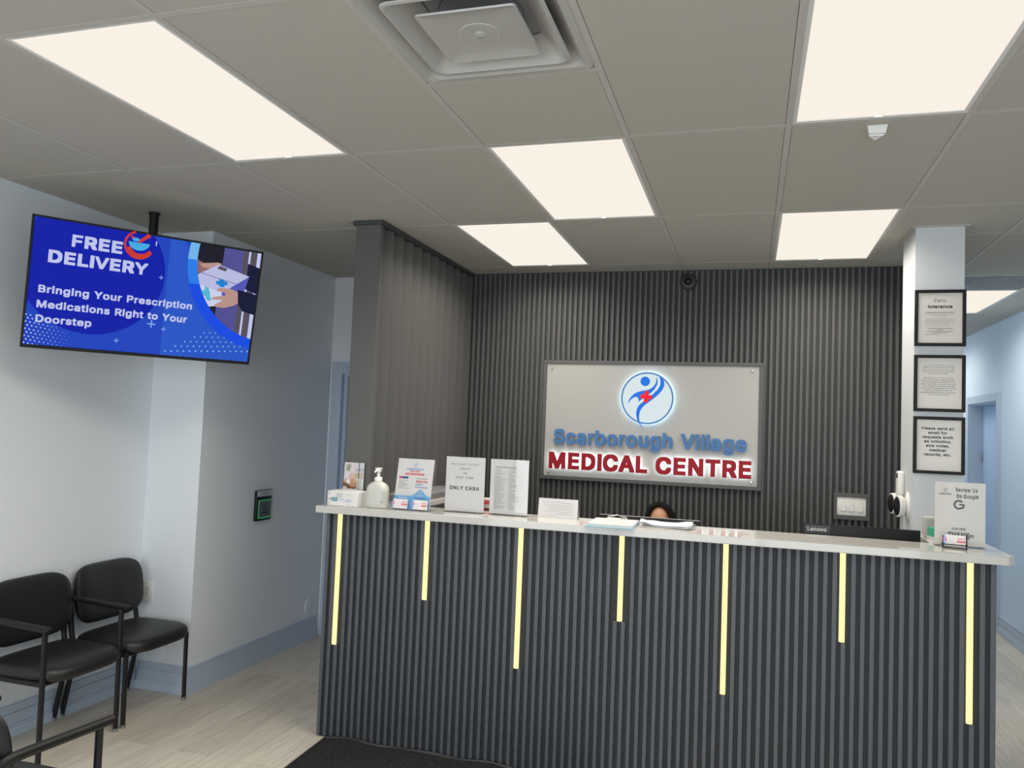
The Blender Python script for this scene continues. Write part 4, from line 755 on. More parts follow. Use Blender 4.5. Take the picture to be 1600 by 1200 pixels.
# ------------------------------------------------------------------ pillar frames
INK = mat('black_ink', (.02, .02, .022), .7); INKG = mat('grey_ink', (.10, .10, .10), .7); INKL = mat('light_grey_ink', (.28, .27, .26), .7)
FRAME = mat('black_frame', (.014, .013, .012), .5, spec=.25)
def picture(label, zc, draw, dx=0):
    t = thing('picture_frame', label, 'framed notice', (2.680+dx, 1.62, zc), 0, 'framed notices on the pillar')
    w, h, f = .124, .152, .0165
    b = BM()
    for q in ((-w, w, h-f, h), (-w, w, -h, -h+f), (-w, -w+f, -h+f, h-f), (w-f, w, -h+f, h-f)): rbox(b, q[0], q[1], -.018, 0, q[2], q[3], .0015, 1)
    build('frame', b, FRAME, t)
    b = BM(); ms = [PAPERW]; box(b, -w+f, w-f, -.006, -.002, -h+f, h-f); P = Print(b, ms, -.0062, .0001); draw(P); build('notice', b, ms, t, fix=False)
    b = BM(); quad(b, [(-w+f, -.0125, -h+f), (w-f, -.0125, -h+f), (w-f, -.0125, h-f), (-w+f, -.0125, h-f)]); build('glass', b, GLASS, t)
def zero(P):
    P.line('Zero', -.002, .087, .0170, INKG, .005, w0=.060); P.line('tolerance', 0, .054, .0170, INK, .012, w0=.120)
    for q in ((-.073, .073, .038), (-.073, .073, .004), (-.073, .073, -.052), (-.073, .073, -.094)): P.rect(q[0], q[1], q[2], q[2]+.0004, INKL)
    for x in (-.073, .073): P.rect(x-.0002, x+.0002, -.094, .038, INKL)
    P.line('SCARBOROUGH VILLAGE MEDICAL CENTRE', 0, .028, .0040, INK, .012, w0=.140)
    P.line('has a ZERO TOLERANCE POLICY for any', 0, .017, .0040, INKG, .008, w0=.126); P.line('form of abuse', 0, .0092, .0040, INKG, .008, w0=.058)
    for k, s in enumerate((.146, .138, .140, .120, .142, .116)):
        P.rect(-.072, -.072+s, -.006-k*.0072, -.0045-k*.0072, INKL)
    for k, s in enumerate((.120, .030, .130, .072)): P.rect(-s/2, s/2, -.058-k*.0075, -.0558-k*.0075, INKG)
    P.rect(-.072, -.002, -.0885, -.0868, INKG)
def model(P):
    ws = [.142, .156, .158, .153, .09, 0, .148, .158, .164, .165, .152, .166, .133, .169, .104]
    a = ['We are in a new model of care, a', 'Family Health Organization (FHO).', 'There are several clinics in our FHO.', 'We have an after-hours clinic every', 'day through Fridays.', '',
         'Please send us an email or call our', 'office if you require urgent attention.', 'We will arrange an appointment at the', 'after-hours clinic. We will inform you', 'of the location of the center and the', 'time of your appointment. You will be', 'seen by a physician within our', 'organization who will also have access', 'to your medical records.']
    for k, s in enumerate(a):
        if s: P.line(s, -.004, .094-k*.0112, .0060, INKG, .004, w0=ws[k])
def please(P):
    for k, s in enumerate(('Please send an', 'email for', 'requests such', 'as orthotics,', 'sick notes,', 'medical', 'records, etc.')):
        P.line(s, -.005, .083-k*.0231, .0135, INK, .014, w0=(.155, .091, .147, .129, .112, .079, .129)[k])
picture('top black frame on the pillar headed Zero tolerance', 2.410, zero)
picture('middle black frame on the pillar with two paragraphs of small grey text', 2.058, model)
picture('lowest black frame on the pillar asking to send an email for requests', 1.7270, please)
# ------------------------------------------------------------------ pillar side devices
t = thing('thermostat', 'white wall controller with a small dark display on the pillar side', 'wall controller', (2.558, 1.885, 1.50))
b = BM(); rbox(b, -.034, 0, -.040, .040, -.068, .072, .012, 3, smooth=True); build('case', b, WHITEP, t)
b = BM(); rbox(b, -.0355, -.033, -.024, .012, .032, .060, .001, 1); build('display', b, mat('dark_lcd', (.03, .035, .05), .2), t)
b = BM(); rbox(b, -.0355, -.033, -.028, .028, -.058, .024, .001, 1); build('flap', b, WHITEP, t)
def motion(label, y):
    t = thing('wall_camera', label, 'camera', (2.558, y, 1.385), 0, 'oval cameras on the pillar')
    b = BM(); lathe(b, [(.0005, 0), (.056, 0), (.056, -.006), (.048, -.011), (.0005, -.011)], axis='x', sy=1.4, sx=.8); build('wall_mount', b, WHITEP, t)
    b = BM(); lathe(b, [(.018, -.011), (.018, -.020), (.036, -.028), (.042, -.040), (.042, -.062), (.036, -.066), (.0005, -.066)], axis='x', sy=1.4, sx=.8); build('camera_body', b, WHITEP, t).rotation_euler = (0, 0, math.radians(24))
    b = BM(); lathe(b, [(.0005, -.071), (.032, -.070), (.0375, -.0655), (.0005, -.0655)], axis='x', sy=1.4, sx=.8); build('lens_face', b, BLACKP, t).rotation_euler = (0, 0, math.radians(24))
motion('white oval camera with black face on the pillar side, nearer the front edge', 1.745)
motion('white oval camera with black face on the pillar side, farther back', 1.935)
# ------------------------------------------------------------------ ceiling sensor
t = thing('ceiling_sensor', 'small white wedge shaped sensor stuck to the ceiling by the right light', 'sensor', (2.145, .095, H+.006))
b = BM(); poly = [(-.036, -.040), (.036, -.040), (.036, -.010), (0, .062), (-.036, -.010)]
lo = [b.verts.new((x*.8, y*.8-.004, -.034)) for x, y in poly]; hi = [b.verts.new((x, y, 0)) for x, y in poly]
b.faces.new(lo); b.faces.new(hi)
for i in range(5): b.faces.new((lo[i], lo[(i+1) % 5], hi[(i+1) % 5], hi[i]))
build('case', b, WHITEP, t)
b = BM()
for p, q in (((-.022, -.018), (.022, -.018)), ((.022, -.018), (0, .026)), ((0, .026), (-.022, -.018))): tube(b, [(p[0], p[1], -.035), (q[0], q[1], -.035)], .004, 6)
build('window_rim', b, mat('sensor_rim', (.85, .85, .84), .3), t)
# ------------------------------------------------------------------ left wall devices
t = thing('wall_outlet', 'white duplex outlet plate on the narrow wall face above the chair seat', 'outlet', (-1.934, 1.154, .600))
b = BM(); rbox(b, -.040, .040, -.007, 0, -.064, .064, .003, 2); build('cover_plate', b, WHITEP, t)
b = BM(); rbox(b, -.017, .017, -.0095, -.006, -.034, .034, .002, 1); build('receptacle', b, mat('outlet_face', (.70, .69, .67), .3), t)
b = BM()
for z in (.017, -.017):
    for x in (-.006, .006): box(b, x-.001, x+.001, -.0099, -.009, z-.004, z+.004)
    cyl(b, (0, -.0099, z-.009), .002, .001, 'y', 10)
build('slots', b, INK, t)
t = thing('round_cover_plate', 'round painted cover plate under the wall outlet beside the black chair', 'cover plate', (-1.842, 1.154, .222), 0, 'round cover plates')
b = BM(); lathe(b, [(.0005, -.005), (.058, -.005), (.064, -.003), (.066, 0), (.0005, 0)], axis='y', seg=40); build('plate', b, PAINT, t)
b = BM(); lathe(b, [(.060, -.0052), (.0645, -.0045), (.0665, -.001), (.064, -.001), (.060, -.0052)], axis='y', seg=40); build('rim', b, mat('rim_white', (.78, .80, .82), .4), t)
t = thing('round_cover_plate', 'round painted cover plate low on the wall by the corridor door', 'cover plate', (-1.6, 2.563, .257), -PI/2, 'round cover plates')
t.rotation_euler = (0, 0, PI/2)
b = BM(); lathe(b, [(.0005, -.005), (.058, -.005), (.064, -.003), (.066, 0), (.0005, 0)], axis='y', seg=40); build('plate', b, PAINT, t)
b = BM(); lathe(b, [(.060, -.0052), (.0645, -.0045), (.0665, -.001), (.064, -.001), (.060, -.0052)], axis='y', seg=40); build('rim', b, MATS['rim_white'], t)
t = thing('door_push_plate', 'black push plate with a glowing green border on the corridor wall', 'door button', (-1.6, 1.838, 1.112), PI/2)
b = BM(); rbox(b, -.090, .090, -.026, 0, -.108, .107, .008, 2); build('surround', b, BLACKP, t)
GREEN = emit('green_led', (.06, .50, .16), .4)
b = BM()
for q in ((-.074, .074, .032, .039), (-.074, .074, -.090, -.083), (-.074, -.068, -.083, .032), (.068, .074, -.083, .032)): rbox(b, q[0], q[1], -.030, -.024, q[2], q[3], .001, 1)
build('light_border', b, GREEN, t)
b = BM(); ms = [mat('push_grey', (.10, .115, .125), .35)]; rbox(b, -.067, .067, -.033, -.024, -.082, .031, .002, 1)
P = Print(b, ms, -.0332)
P.disc(.0, .012, .006, INK); P.stroke([(.0, .004), (.001, -.016), (.014, -.016), (.020, -.030)], .005, INK); P.arc(-.002, -.020, .017, 100, 330, .004, INK)
P.rect(-.040, -.008, -.055, -.047, INK); P.rect(-.002, .040, -.055, -.047, INK)
build('push_pad', b, ms, t, fix=False)
b = BM(); ms = [mat('label_white', (.55, .55, .56), .5)]; box(b, -.086, .086, -.0275, -.0255, .064, .104)
P = Print(b, ms, -.0277); P.rect(-.052, .040, .088, .092, INKG); P.rect(-.050, .042, .075, .079, INKG)
build('label_strip', b, ms, t, fix=False)

# ------------------------------------------------------------------ television on a ceiling pole
TW, TH = 1.158, .666
tv = thing('television', 'wide wall screen on a ceiling pole showing a blue free delivery advert', 'television', (-1.401, .414, 2.3665))
tv.rotation_mode = 'XYZ'
yaw, tilt = math.radians(54.5), math.radians(12.2)
tv.matrix_world = Matrix.Translation(tv.location) @ Matrix.Rotation(yaw, 4, 'Z') @ Matrix.Rotation(tilt, 4, 'X')
b = BM(); hw, hh = TW/2, TH/2
for q in ((-hw, hw, hh-.011, hh), (-hw, hw, -hh, -hh+.017), (-hw, -hw+.011, -hh+.017, hh-.011), (hw-.011, hw, -hh+.017, hh-.011)): rbox(b, q[0], q[1], 0, .022, q[2], q[3], .002, 1)
build('bezel', b, BLACKP, tv)
b = BM(); rbox(b, -hw+.002, hw-.002, .012, .045, -hh+.002, hh-.002, .006, 2); rbox(b, -.35, .35, .040, .075, -.26, .12, .012, 2); build('rear_cover', b, BLACKP, tv)
# screen picture, s,t in 0..1 over the whole front
def st(s, q): return (-hw+s*TW, -hh+q*TH)
x0, x1, z0, z1 = -hw+.011, hw-.011, -hh+.017, hh-.011
SCR = [(x0, z0), (x1, z0), (x1, z1), (x0, z1)]
K = .85
c_bg = screen_mat('screen_blue', '#2048c8', K); c_dk = screen_mat('screen_deep_blue', '#061cb0', K); c_md = screen_mat('screen_royal', '#0a3cd0', K); c_lt = screen_mat('screen_blue_light', '#3a78dc', K)
c_wh = screen_mat('screen_white', '#ccd2fa', K); c_red = screen_mat('screen_red', '#d83a30', K); c_cy = screen_mat('screen_cyan', '#48b4f4', K); c_dot = screen_mat('screen_dot', '#8cb8f4', K)
c_ph = screen_mat('screen_photo_dark', '#1c1a28', K); c_ph2 = screen_mat('screen_photo_violet', '#58549a', K); c_ph3 = screen_mat('screen_photo_grey', '#5a5560', K)
c_bx1 = screen_mat('screen_box_top', '#c4c8ee', K); c_bx2 = screen_mat('screen_box_front', '#d8dcf8', K); c_bx3 = screen_mat('screen_box_side', '#5a5cc0', K)
c_sk = screen_mat('screen_skin', '#c49a90', K); c_sk2 = screen_mat('screen_skin_dark', '#9a6c6c', K); c_sl = screen_mat('screen_sleeve', '#141838', K); c_arc = screen_mat('screen_arc', '#1450f0', K); c_arc2 = screen_mat('screen_arc_light', '#78c0f8', K)
b = BM(); ms = [c_bg]; P = Print(b, ms, .0095, .0003); P.region = SCR
P.rect(x0, x1, z0, z1, c_bg)
P.poly([st(0, 1), st(0, 0.3), st(.35, 1)], c_md); P.poly([st(1, .32), st(.55, 0), st(1, 0)], c_lt)
P.poly([st(.57, .0), st(.56, 1), st(.62, 1), st(.85, .3), st(1, .25), st(1, 0)], screen_mat('screen_blue2', '#2a5cd2', K))
cx, cz = st(.255, .66); P.disc(cx, cz, .345, c_dk, 64)
for i in range(11):
    for j in range(9):
        s, q = .012+i*.017+(j % 2)*.008, .035+j*.027-i*.004
        if q < .26-.012*i and s < .19: u, v = st(s, q); P.disc(u, v, .0042*(1-i/14), c_wh, 8, layer=(i == 0 and j == 0))
P.k += 1
for j in range(8):
    for i in range(16):
        s, q = .58+i*.028+(j % 2)*.012, .02+j*.040+i*.004*(j > 0)
        if q < .03+(s-.56)*1.15 and q < .31: u, v = st(s, q); P.disc(u, v, .0055-.0003*j, c_dot, 8, layer=False)
# photo inside the round frame at the right
ac, az = st(1.045, .86); AR = .462
ring = [(ac+AR*math.cos(2*PI*k/96), az+AR*1.04*math.sin(2*PI*k/96)) for k in range(96)]
P.poly(ring, c_arc)
P.region = clip([(x0, z0+TH*.62), (x1, z0+TH*.62), (x1, z1), (x0, z1)], SCR); P.poly(ring, screen_mat('screen_arc_mid', '#2c84f6', K))
P.region = clip([(x0, z0+TH*.82), (x1, z0+TH*.82), (x1, z1), (x0, z1)], SCR); P.poly(ring, c_arc2)
inn = [(ac+.010+(AR-.040)*math.cos(2*PI*k/96), az+.012+(AR-.040)*1.04*math.sin(2*PI*k/96)) for k in range(96)]
P.region = clip(inn, SCR)
P.rect(x0, x1, z0, z1, c_ph)
P.poly([st(.81, 1), st(.80, .30), st(.905, .25), st(.905, 1)], c_ph2); P.poly([st(.905, 1), st(.905, .2), st(.985, .2), st(.985, 1)], c_ph3)
P.poly([st(.93, 1), st(.93, .2), st(.94, .2), st(.94, 1)], c_wh); P.poly([st(.972, 1), st(.972, .2), st(.995, .2), st(.995, 1)], c_wh)
P.poly([st(.60, .90), st(.61, .78), st(.70, .74), st(.78, .80), st(.79, .85), st(.72, .83), st(.66, .87)], c_sk2)
P.poly([st(.784, .85), st(.805, .845), st(.79, .80), st(.72, .79), st(.70, .82)], c_sk)
P.poly([st(.93, .88), st(1, .85), st(1, .62), st(.93, .66)], c_sl)
P.poly([st(.649, .675), st(.79, .835), st(.945, .770), st(.82, .60)], c_bx1)
P.poly([st(.649, .675), st(.82, .60), st(.835, .495), st(.735, .46), st(.665, .58)], c_bx2)
P.poly([st(.82, .60), st(.945, .77), st(.925, .61), st(.835, .495)], c_bx3)
P.stroke([st(.715, .745), st(.885, .69)], .003, c_ph2)
P.poly([st(.795, .825), st(.835, .81), st(.825, .785), st(.785, .80)], c_ph3)
pc = screen_mat('screen_plus_blue', '#1e88dc', K); pt = screen_mat('screen_plus_teal', '#58c0dc', K)
P.poly([st(.785, .695), st(.84, .70), st(.845, .67), st(.79, .665)], pc); P.poly([st(.80, .715), st(.825, .715), st(.83, .65), st(.805, .65)], pc)
P.poly([st(.715, .605), st(.765, .60), st(.765, .555), st(.715, .56)], pt); P.poly([st(.735, .635), st(.755, .63), st(.775, .52), st(.75, .525)], pt)
P.poly([st(.645, .70), st(.70, .69), st(.70, .665), st(.66, .65), st(.65, .60), st(.635, .64)], c_sk)
P.poly([st(.65, .62), st(.70, .59), st(.745, .53), st(.74, .51), st(.70, .54), st(.66, .56)], c_sk)
P.poly([st(.905, .62), st(.86, .645), st(.80, .64), st(.795, .615), st(.835, .605), st(.84, .585), st(.78, .555), st(.775, .535), st(.83, .54), st(.79, .49), st(.80, .475), st(.84, .475), st(.885, .505), st(.915, .54)], c_sk)
P.poly([st(.895, .645), st(1, .62), st(1, .44), st(.93, .465), st(.905, .52)], c_sl)
P.region = None
# lettering and emblem of the advert
P.text('FREE', *[v for pair in ((st(.156, 0)[0], st(.359, 0)[0]), (st(0, .800)[1], st(0, .896)[1])) for v in pair], c_wh, .045)
P.text('DELIVERY', *[v for pair in ((st(.072, 0)[0], st(.474, 0)[0]), (st(0, .660)[1], st(0, .757)[1])) for v in pair], c_wh, .045)
def ln(s, s0, s1, q, hgt=.056):
    vs, fs = text_shapes(s, .03, 0, 3); a, c, d, e = text_bounds(vs); k = TH*hgt/.56
    P.text(s, st(s0, 0)[0], st(s1, 0)[0], st(0, q)[1]+d*k, st(0, q)[1]+e*k, c_wh, .03)
ln('Bringing Your Prescription', .047, .689, .430); ln('Medications Right to Your', .046, .673, .315); ln('Doorstep', .047, .266, .203)
lx, lz = st(.427, .893)
P.arc(lx, lz, .070, 110, 330, .011, c_red); P.arc(lx+.005, lz+.004, .060, 200, 330, .020, c_red)
P.poly([(lx-.044, lz+.012)]+[(lx-.002+.052*math.cos(math.radians(a)), lz+.012+.042*math.sin(math.radians(a))) for a in range(180, 361, 15)], c_cy)
P.stroke([(lx-.006, lz+.014), (lx+.036, lz+.050)], .016, c_red); P.disc(lx+.038, lz+.052, .012, c_red, 16)
P.disc(lx-.020, lz+.026, .018, c_cy, 16, .010); P.disc(lx-.038, lz+.036, .008, c_red, 12)
def plus(s, q, r):
    u, v = st(s, q); P.stroke([(u-r, v), (u+r, v)], r*.32, c_dot); P.stroke([(u, v-r), (u, v+r)], r*.32, c_dot)
for a in ((.535, .66, .012), (.515, .274, .021), (.571, .242, .012), (.374, .114, .013)): plus(*a)
u, v = st(.497, .925); P.rect(u-.003, u+.003, v-.006, v+.012, c_wh); P.rect(u-.003, u+.003, v-.013, v-.009, c_wh, False)
o = build('screen', b, ms, tv, fix=False); o['label'] = 'blue lit advert with a photo of hands passing a box'
# pole with an arm and its bracket
pmw = tv.matrix_world.inverted()
pole = Vector((-1.672, .706, 0))
b = BM(); rbox(b, -.20, .20, .074, .095, -.18, .10, .003, 1); rbox(b, -.05, .05, .095, .15, -.12, .04, .004, 1)
build('mount_bracket', b, BLACKM, tv)
def W2(p): return pmw @ Vector(p)
b = BM(); tube(b, [W2((pole.x, pole.y, H+.01)), W2((pole.x, pole.y, 2.18))], .026, 20); build('ceiling_pole', b, BLACKM, tv)
b = BM(); tube(b, [W2((pole.x, pole.y, H-.012)), W2((pole.x, pole.y, H+.006))], .032, 24); build('ceiling_flange', b, BLACKM, tv)
bc = Vector((0, .15, -.05)); b = BM(); tube(b, [bc, bc+Vector((0, .05, 0)), W2((pole.x, pole.y, 2.27))], .020, 12)
tube(b, [W2((pole.x, pole.y, 2.20)), W2((pole.x, pole.y, 2.34))], .036, 18); build('tilt_arm', b, BLACKM, tv)

# ------------------------------------------------------------------ waiting-room chairs (local +x is forward)
def pad(n, kind):
    """closed cushion with rounded rim; kind 'seat' in x,y (z up) or 'back' in y,z (x thickness)"""
    b = BM()
    if kind == 'seat':
        out = []
        for k in range(n):
            a = 2*PI*k/n; c, s = math.cos(a), math.sin(a)
            e = .50 if c > 0 else .34
            x = math.copysign(abs(c)**e, c)*(.235 if c > 0 else .215); y = math.copysign(abs(s)**(.46 if c > 0 else .40), s)*.262
            out.append((x, y))
        prof = [(.02, -.030), (.90, -.030), (.965, -.024), (1.0, -.008), (1.0, .008), (.975, .024), (.90, .035), (.72, .042), (.40, .045), (.02, .046)]
        rings = []
        for f, z in prof:
            rings.append([(x*f, y*f, z - (.016*max(0, (x*f-.12)/.115)**2)) for x, y in out])
        ring_loft(b, rings)
    else:
        out = []
        for k in range(n):
            a = 2*PI*k/n; c, s = math.cos(a), math.sin(a)
            y = math.copysign(abs(c)**.42, c)*.258; z = math.copysign(abs(s)**(.55 if s > 0 else .42), s)*(.185 if s > 0 else .155)
            if s < 0: y *= 1-.12*abs(s)
            out.append((y, z))
        prof = [(.02, -.026), (.90, -.024), (.97, -.016), (1.0, 0), (.985, .014), (.93, .024), (.75, .030), (.4, .032), (.02, .033)]
        rings = []
        for f, x in prof:
            rings.append([(x+.45*(y*f)**2, y*f, z*f) for y, z in out])
        ring_loft(b, rings)
    return b
def make_chair(name, label, arms):
    t = thing(name, label, 'chair', (0, 0, 0), 0, 'black waiting room chairs')
    o = build('seat', pad(56, 'seat'), VINYL, t); o.location = (.035, 0, .430)
    o = build('backrest', pad(56, 'back'), VINYL, t); o.location = (-.185, 0, .655); o.rotation_euler = (0, math.radians(-9), 0)
    r = .0145
    for s in (-1, 1):
        y = s*.246
        b = BM(); tube(b, [(.212, y, .012), (.205, y, .40)] if not arms else [(.212, y, .012), (.203, y, .655)], r, 10, flat=.8); l = build('leg', b, BLACKM, t)
        b = BM(); cyl(b, (.212, y, 0), .0165, .016, 'z', 12); build('foot_cap', b, mat('grey_glide', (.2, .2, .2), .5), l)
        b = BM(); tube(b, [(-.212, y, .012), (-.17, y, .22), (-.135, y, .395)], r, 10); l = build('leg', b, BLACKM, t)
        b = BM(); cyl(b, (-.212, y, 0), .0165, .016, 'z', 12); build('foot_cap', b, mat('grey_glide', (.2, .2, .2), .5), l)
        b = BM(); tube(b, sweep_smooth([(-.12, s*.247, .395), (-.165, s*.247, .43), (-.19, s*.247, .54), (-.212, s*.247, .70)], 5), r, 10); build('back_post', b, BLACKM, t)
        if arms:
            b = BM(); tube(b, sweep_smooth([(-.212, s*.247, .600), (-.205, s*.256, .650), (-.165, s*.262, .676), (-.02, s*.262, .672), (.14, s*.262, .664), (.225, s*.262, .660), (.242, s*.262, .655)], 5),
                           [.012]*5+[.017]*21+[.018]*4+[.006], 12); build('armrest', b, BLACKM, t)
    b = BM()
    for s in (-1, 1): tube(b, [(.212, s*.246, .392), (-.135, s*.246, .392)], r, 10)
    tube(b, [(.20, -.246, .388), (.20, .246, .388)], .011, 10); tube(b, [(-.12, -.246, .392), (-.12, .246, .392)], .011, 10)
    build('seat_frame', b, BLACKM, t)
    return t
c2 = make_chair('waiting_chair', 'armless black vinyl chair beside the wall outlet, farthest from the viewer', False); c2.location = (-1.768, .828, 0)
c1 = make_chair('waiting_chair', 'black vinyl chair with armrests against the left wall', True); c1.location = (-1.768, .282, 0)
c3 = copy_tree(c1); c3['label'] = 'black armchair cut off by the bottom left corner of the photo'
c3.location = (-.668, -1.005, 0); c3.rotation_euler = (0, 0, PI/2)

# ------------------------------------------------------------------ things on the counter
# glove / tissue box
t = thing('tissue_box', 'low white cardboard box with a teal label at the left end of the counter', 'box', (-.450, .955, CZ))
b = BM(); ms = [mat('white_card', (.72, .71, .69), .6)]; rbox(b, -.095, .095, -.055, .055, 0, .083, .002, 1)
TEAL = mat('teal_ink', (.05, .26, .30), .6); RINK = mat('red_ink', (.55, .06, .06), .6); BINK = mat('blue_ink', (.10, .22, .50), .6); GINK = mat('grey_print', (.55, .55, .54), .6)
P = Print(b, ms, -.0552)
P.rect(-.067, -.032, .027, .048, TEAL); P.rect(-.064, -.036, .040, .0425, PAPER); P.rect(-.054, -.036, .034, .0365, PAPER); P.rect(-.080, -.070, .032, .044, RINK); P.rect(-.0766, -.0734, .034, .042, PAPER); P.rect(-.079, -.071, .0365, .0395, PAPER); P.rect(-.09, -.082, .0375, .0395, INKG)
P.rect(-.088, -.078, .060, .078, GINK); P.rect(-.088, -.078, .008, .024, GINK); P.rect(-.028, .010, .037, .039, BINK); P.rect(.022, .058, .035, .037, BINK)
P.rect(-.038, -.002, .052, .072, GINK); P.rect(.020, .055, .064, .066, GINK); P.rect(.008, .052, .0265, .0285, BINK); P.rect(.03, .052, .0115, .0145, GINK)
build('carton', b, ms, t, fix=False)
b = BM()
for k in range(6): quad(b, [(-.06+k*.018, -.02, .0835), (-.03+k*.018, -.01, .0835), (-.035+k*.017, .01, .094+.004*(k % 2)), (-.06+k*.018, .015, .0855)])
build('tissue', b, PAPER, t)
# leaflet standing behind the box
t = thing('leaflet', 'narrow photo leaflet of cupped hands standing behind the white box', 'leaflet', (-.462, 1.034, CZ))
b = BM(); ms = [PAPER]; quad(b, [(-.062, 0, 0), (.062, 0, 0), (.062, .012, .238), (-.062, .012, .238)])
box(b, -.062, .062, .013, .0145, 0, .236)
o = build('cover', b, PAPER, t)
b = BM(); ms = [mat('leaflet_cream', (.60, .57, .52), .6)]; P = Print(b, ms, -.0005)
lc = ms[0]; P.rect(-.062, .062, 0, .238, lc)
LM = lambda n, *c: mat('leaflet_'+n, c, .6)
P.rect(.006, .062, .0, .238, LM('pale', .56, .56, .57)); P.rect(.006, .062, .190, .203, LM('haze', .36, .39, .44)); P.rect(.004, .058, .148, .179, LM('straw', .46, .37, .22))
P.rect(.028, .034, .150, .238, LM('dark', .09, .10, .12)); P.rect(.026, .036, .02, .150, LM('grey', .36, .38, .36)); P.rect(.040, .047, .06, .215, LM('sage', .42, .45, .42))
P.poly([(-.062, .0), (-.062, .238), (.004, .238), (.006, .165), (-.012, .148), (-.03, .142), (-.03, .0)], LM('rose_white', .62, .55, .57))
P.poly([(-.034, .146), (-.026, .172), (-.006, .178), (.004, .168), (.002, .156), (-.016, .147)], LM('pink', .60, .40, .37))
P.poly([(-.062, .138), (-.04, .144), (-.022, .138), (-.010, .150), (.008, .147), (.020, .136), (.026, .118), (.022, .094), (-.030, .090), (-.062, .104)], LM('tan', .52, .31, .17))
P.poly([(-.062, .120), (-.045, .124), (-.020, .108), (-.008, .097), (.018, .100), (.022, .090), (-.062, .088)], LM('brown', .15, .07, .04))
P.poly([(-.062, .100), (-.04, .098), (-.035, .088), (-.062, .084)], LM('pale_card', .60, .55, .50))
P.disc(-.032, .128, .013, LM('cuff', .66, .64, .66), 16)
for k in range(4): P.stroke([(-.010+k*.008, .132-.003*k), (-.006+k*.008, .098)], .0018, LM('brown'))
GG = LM('green', .10, .24, .08)
for k, (a_, c_) in enumerate(((-.046, -.016), (-.048, -.020), (-.046, -.022))):
    n_ = 5-k
    for i in range(n_): P.rect(a_+(c_-a_)*i/n_, a_+(c_-a_)*(i+.55)/n_, .216-k*.013, .225-k*.013+.002*(i % 2), GG)
o2 = build('cover_print', b, ms, o, fix=False); o2.rotation_euler = (math.radians(-2.9), 0, 0)
# hand sanitiser
t = thing('sanitizer_bottle', 'white translucent pump bottle of hand sanitizer on the counter', 'bottle', (-.262, .952, CZ))
BOT = mat('milky_plastic', (.56, .57, .52), .3); BOT.node_tree.nodes['Principled BSDF'].inputs['Subsurface Weight'].default_value = .15
def sel(a, bb, z, e=.6, n=32, dx=0):
    return [(dx+a*math.copysign(abs(math.cos(2*PI*k/n))**e, math.cos(2*PI*k/n)), bb*math.copysign(abs(math.sin(2*PI*k/n))**e, math.sin(2*PI*k/n)), z) for k in range(n)]
b = BM(); ring_loft(b, [sel(.054, .032, 0), sel(.060, .036, .004), sel(.062, .038, .02), sel(.062, .038, .095), sel(.061, .037, .110), sel(.054, .034, .126, .7), sel(.040, .028, .138, .8), sel(.026, .022, .145, 1), sel(.020, .020, .148, 1), sel(.020, .020, .152, 1)])
build('bottle_body', b, BOT, t)
b = BM(); lathe(b, [(.0005, .150), (.022, .150), (.022, .166), (.019, .170), (.009, .172), (.009, .192), (.007, .193), (.007, .200), (.0005, .200)], seg=24); build('pump_collar', b, WHITEP, t)
b = BM(); rbox(b, -.013, .013, -.014, .012, .198, .216, .004, 2); tube(b, [(0, -.01, .208), (0, -.040, .205), (0, -.046, .198)], [.006, .005, .0045], 10); rbox(b, -.017, .017, -.014, .014, .214, .222, .003, 2); build('pump_head', b, WHITEP, t)
b = BM(); ms = [mat('bottle_label', (.52, .54, .50), .4)]; P = Print(b, ms, -.0385); P.rect(.036, .056, .025, .098, ms[0]); P.line('H', .046, .085, .009, GINK, .01); P.rect(.040, .052, .06, .064, GINK); P.rect(.040, .052, .068, .071, GINK); P.rect(.041, .047, .034, .041, INKG)
build('bottle_label', b, ms, t, fix=False)
# flyer holder with two card pockets
FY = .955
t = thing('flyer_holder', 'clear acrylic stand with blue and white clinic flyers and two card pockets', 'brochure holder', (-.062, FY, CZ))
t.rotation_euler = (0, 0, math.radians(-2))
A = math.radians(10)
tiltM = Matrix.Translation((0, .0, .004)) @ Matrix.Rotation(-A, 4, 'X')
def tilted(b): bmesh.ops.transform(b, matrix=tiltM, verts=b.verts[:])
b = BM(); box(b, -.120, .120, .016, .019, 0, .262); box(b, -.120, .120, -.003, 0, 0, .10); box(b, -.120, -.117, 0, .016, 0, .262); box(b, .117, .120, 0, .016, 0, .262); box(b, -.12, .12, 0, .016, -.003, 0)
for x in (-.108, .012): box(b, x, x+.098, -.022, -.020, 0, .052); box(b, x, x+.098, -.020, -.003, -.003, 0); box(b, x, x+.002, -.020, -.003, 0, .052); box(b, x+.096, x+.098, -.02, -.003, 0, .052)
tilted(b); box(b, -.12, .12, -.01, .09, 0, .003); build('acrylic_stand', b, ACRY, t)
FB = mat('flyer_blue', (.10, .33, .62), .5)
fl = thing('flyer', 'clinic flyer with a blue wave foot in the acrylic stand', 'flyer', (-.062, FY, CZ)); fl.rotation_euler = (0, 0, math.radians(-2))
b = BM(); ms = [PAPER]; box(b, -.108, .108, .003, .014, .001, .280); P = Print(b, ms, .0028, .0001); P.region = [(-.108, .001), (.108, .001), (.108, .28), (-.108, .28)]
wave = [(-.108, .074)]+[(x, .074+.036*math.exp(-((x-.045)/.030)**2)) for x in [(-.1+i*.0065) for i in range(33)]]+[(.108, .074), (.108, .001), (-.108, .001)]
P.poly(wave, FB); P.region = None
P.arc(.002, .246, .014, 0, 360, .0012, BINK); P.stroke([(-.006, .246), (.003, .248), (.008, .256)], .003, BINK); P.stroke([(.003, .248), (0, .240), (.002, .234)], .003, BINK)
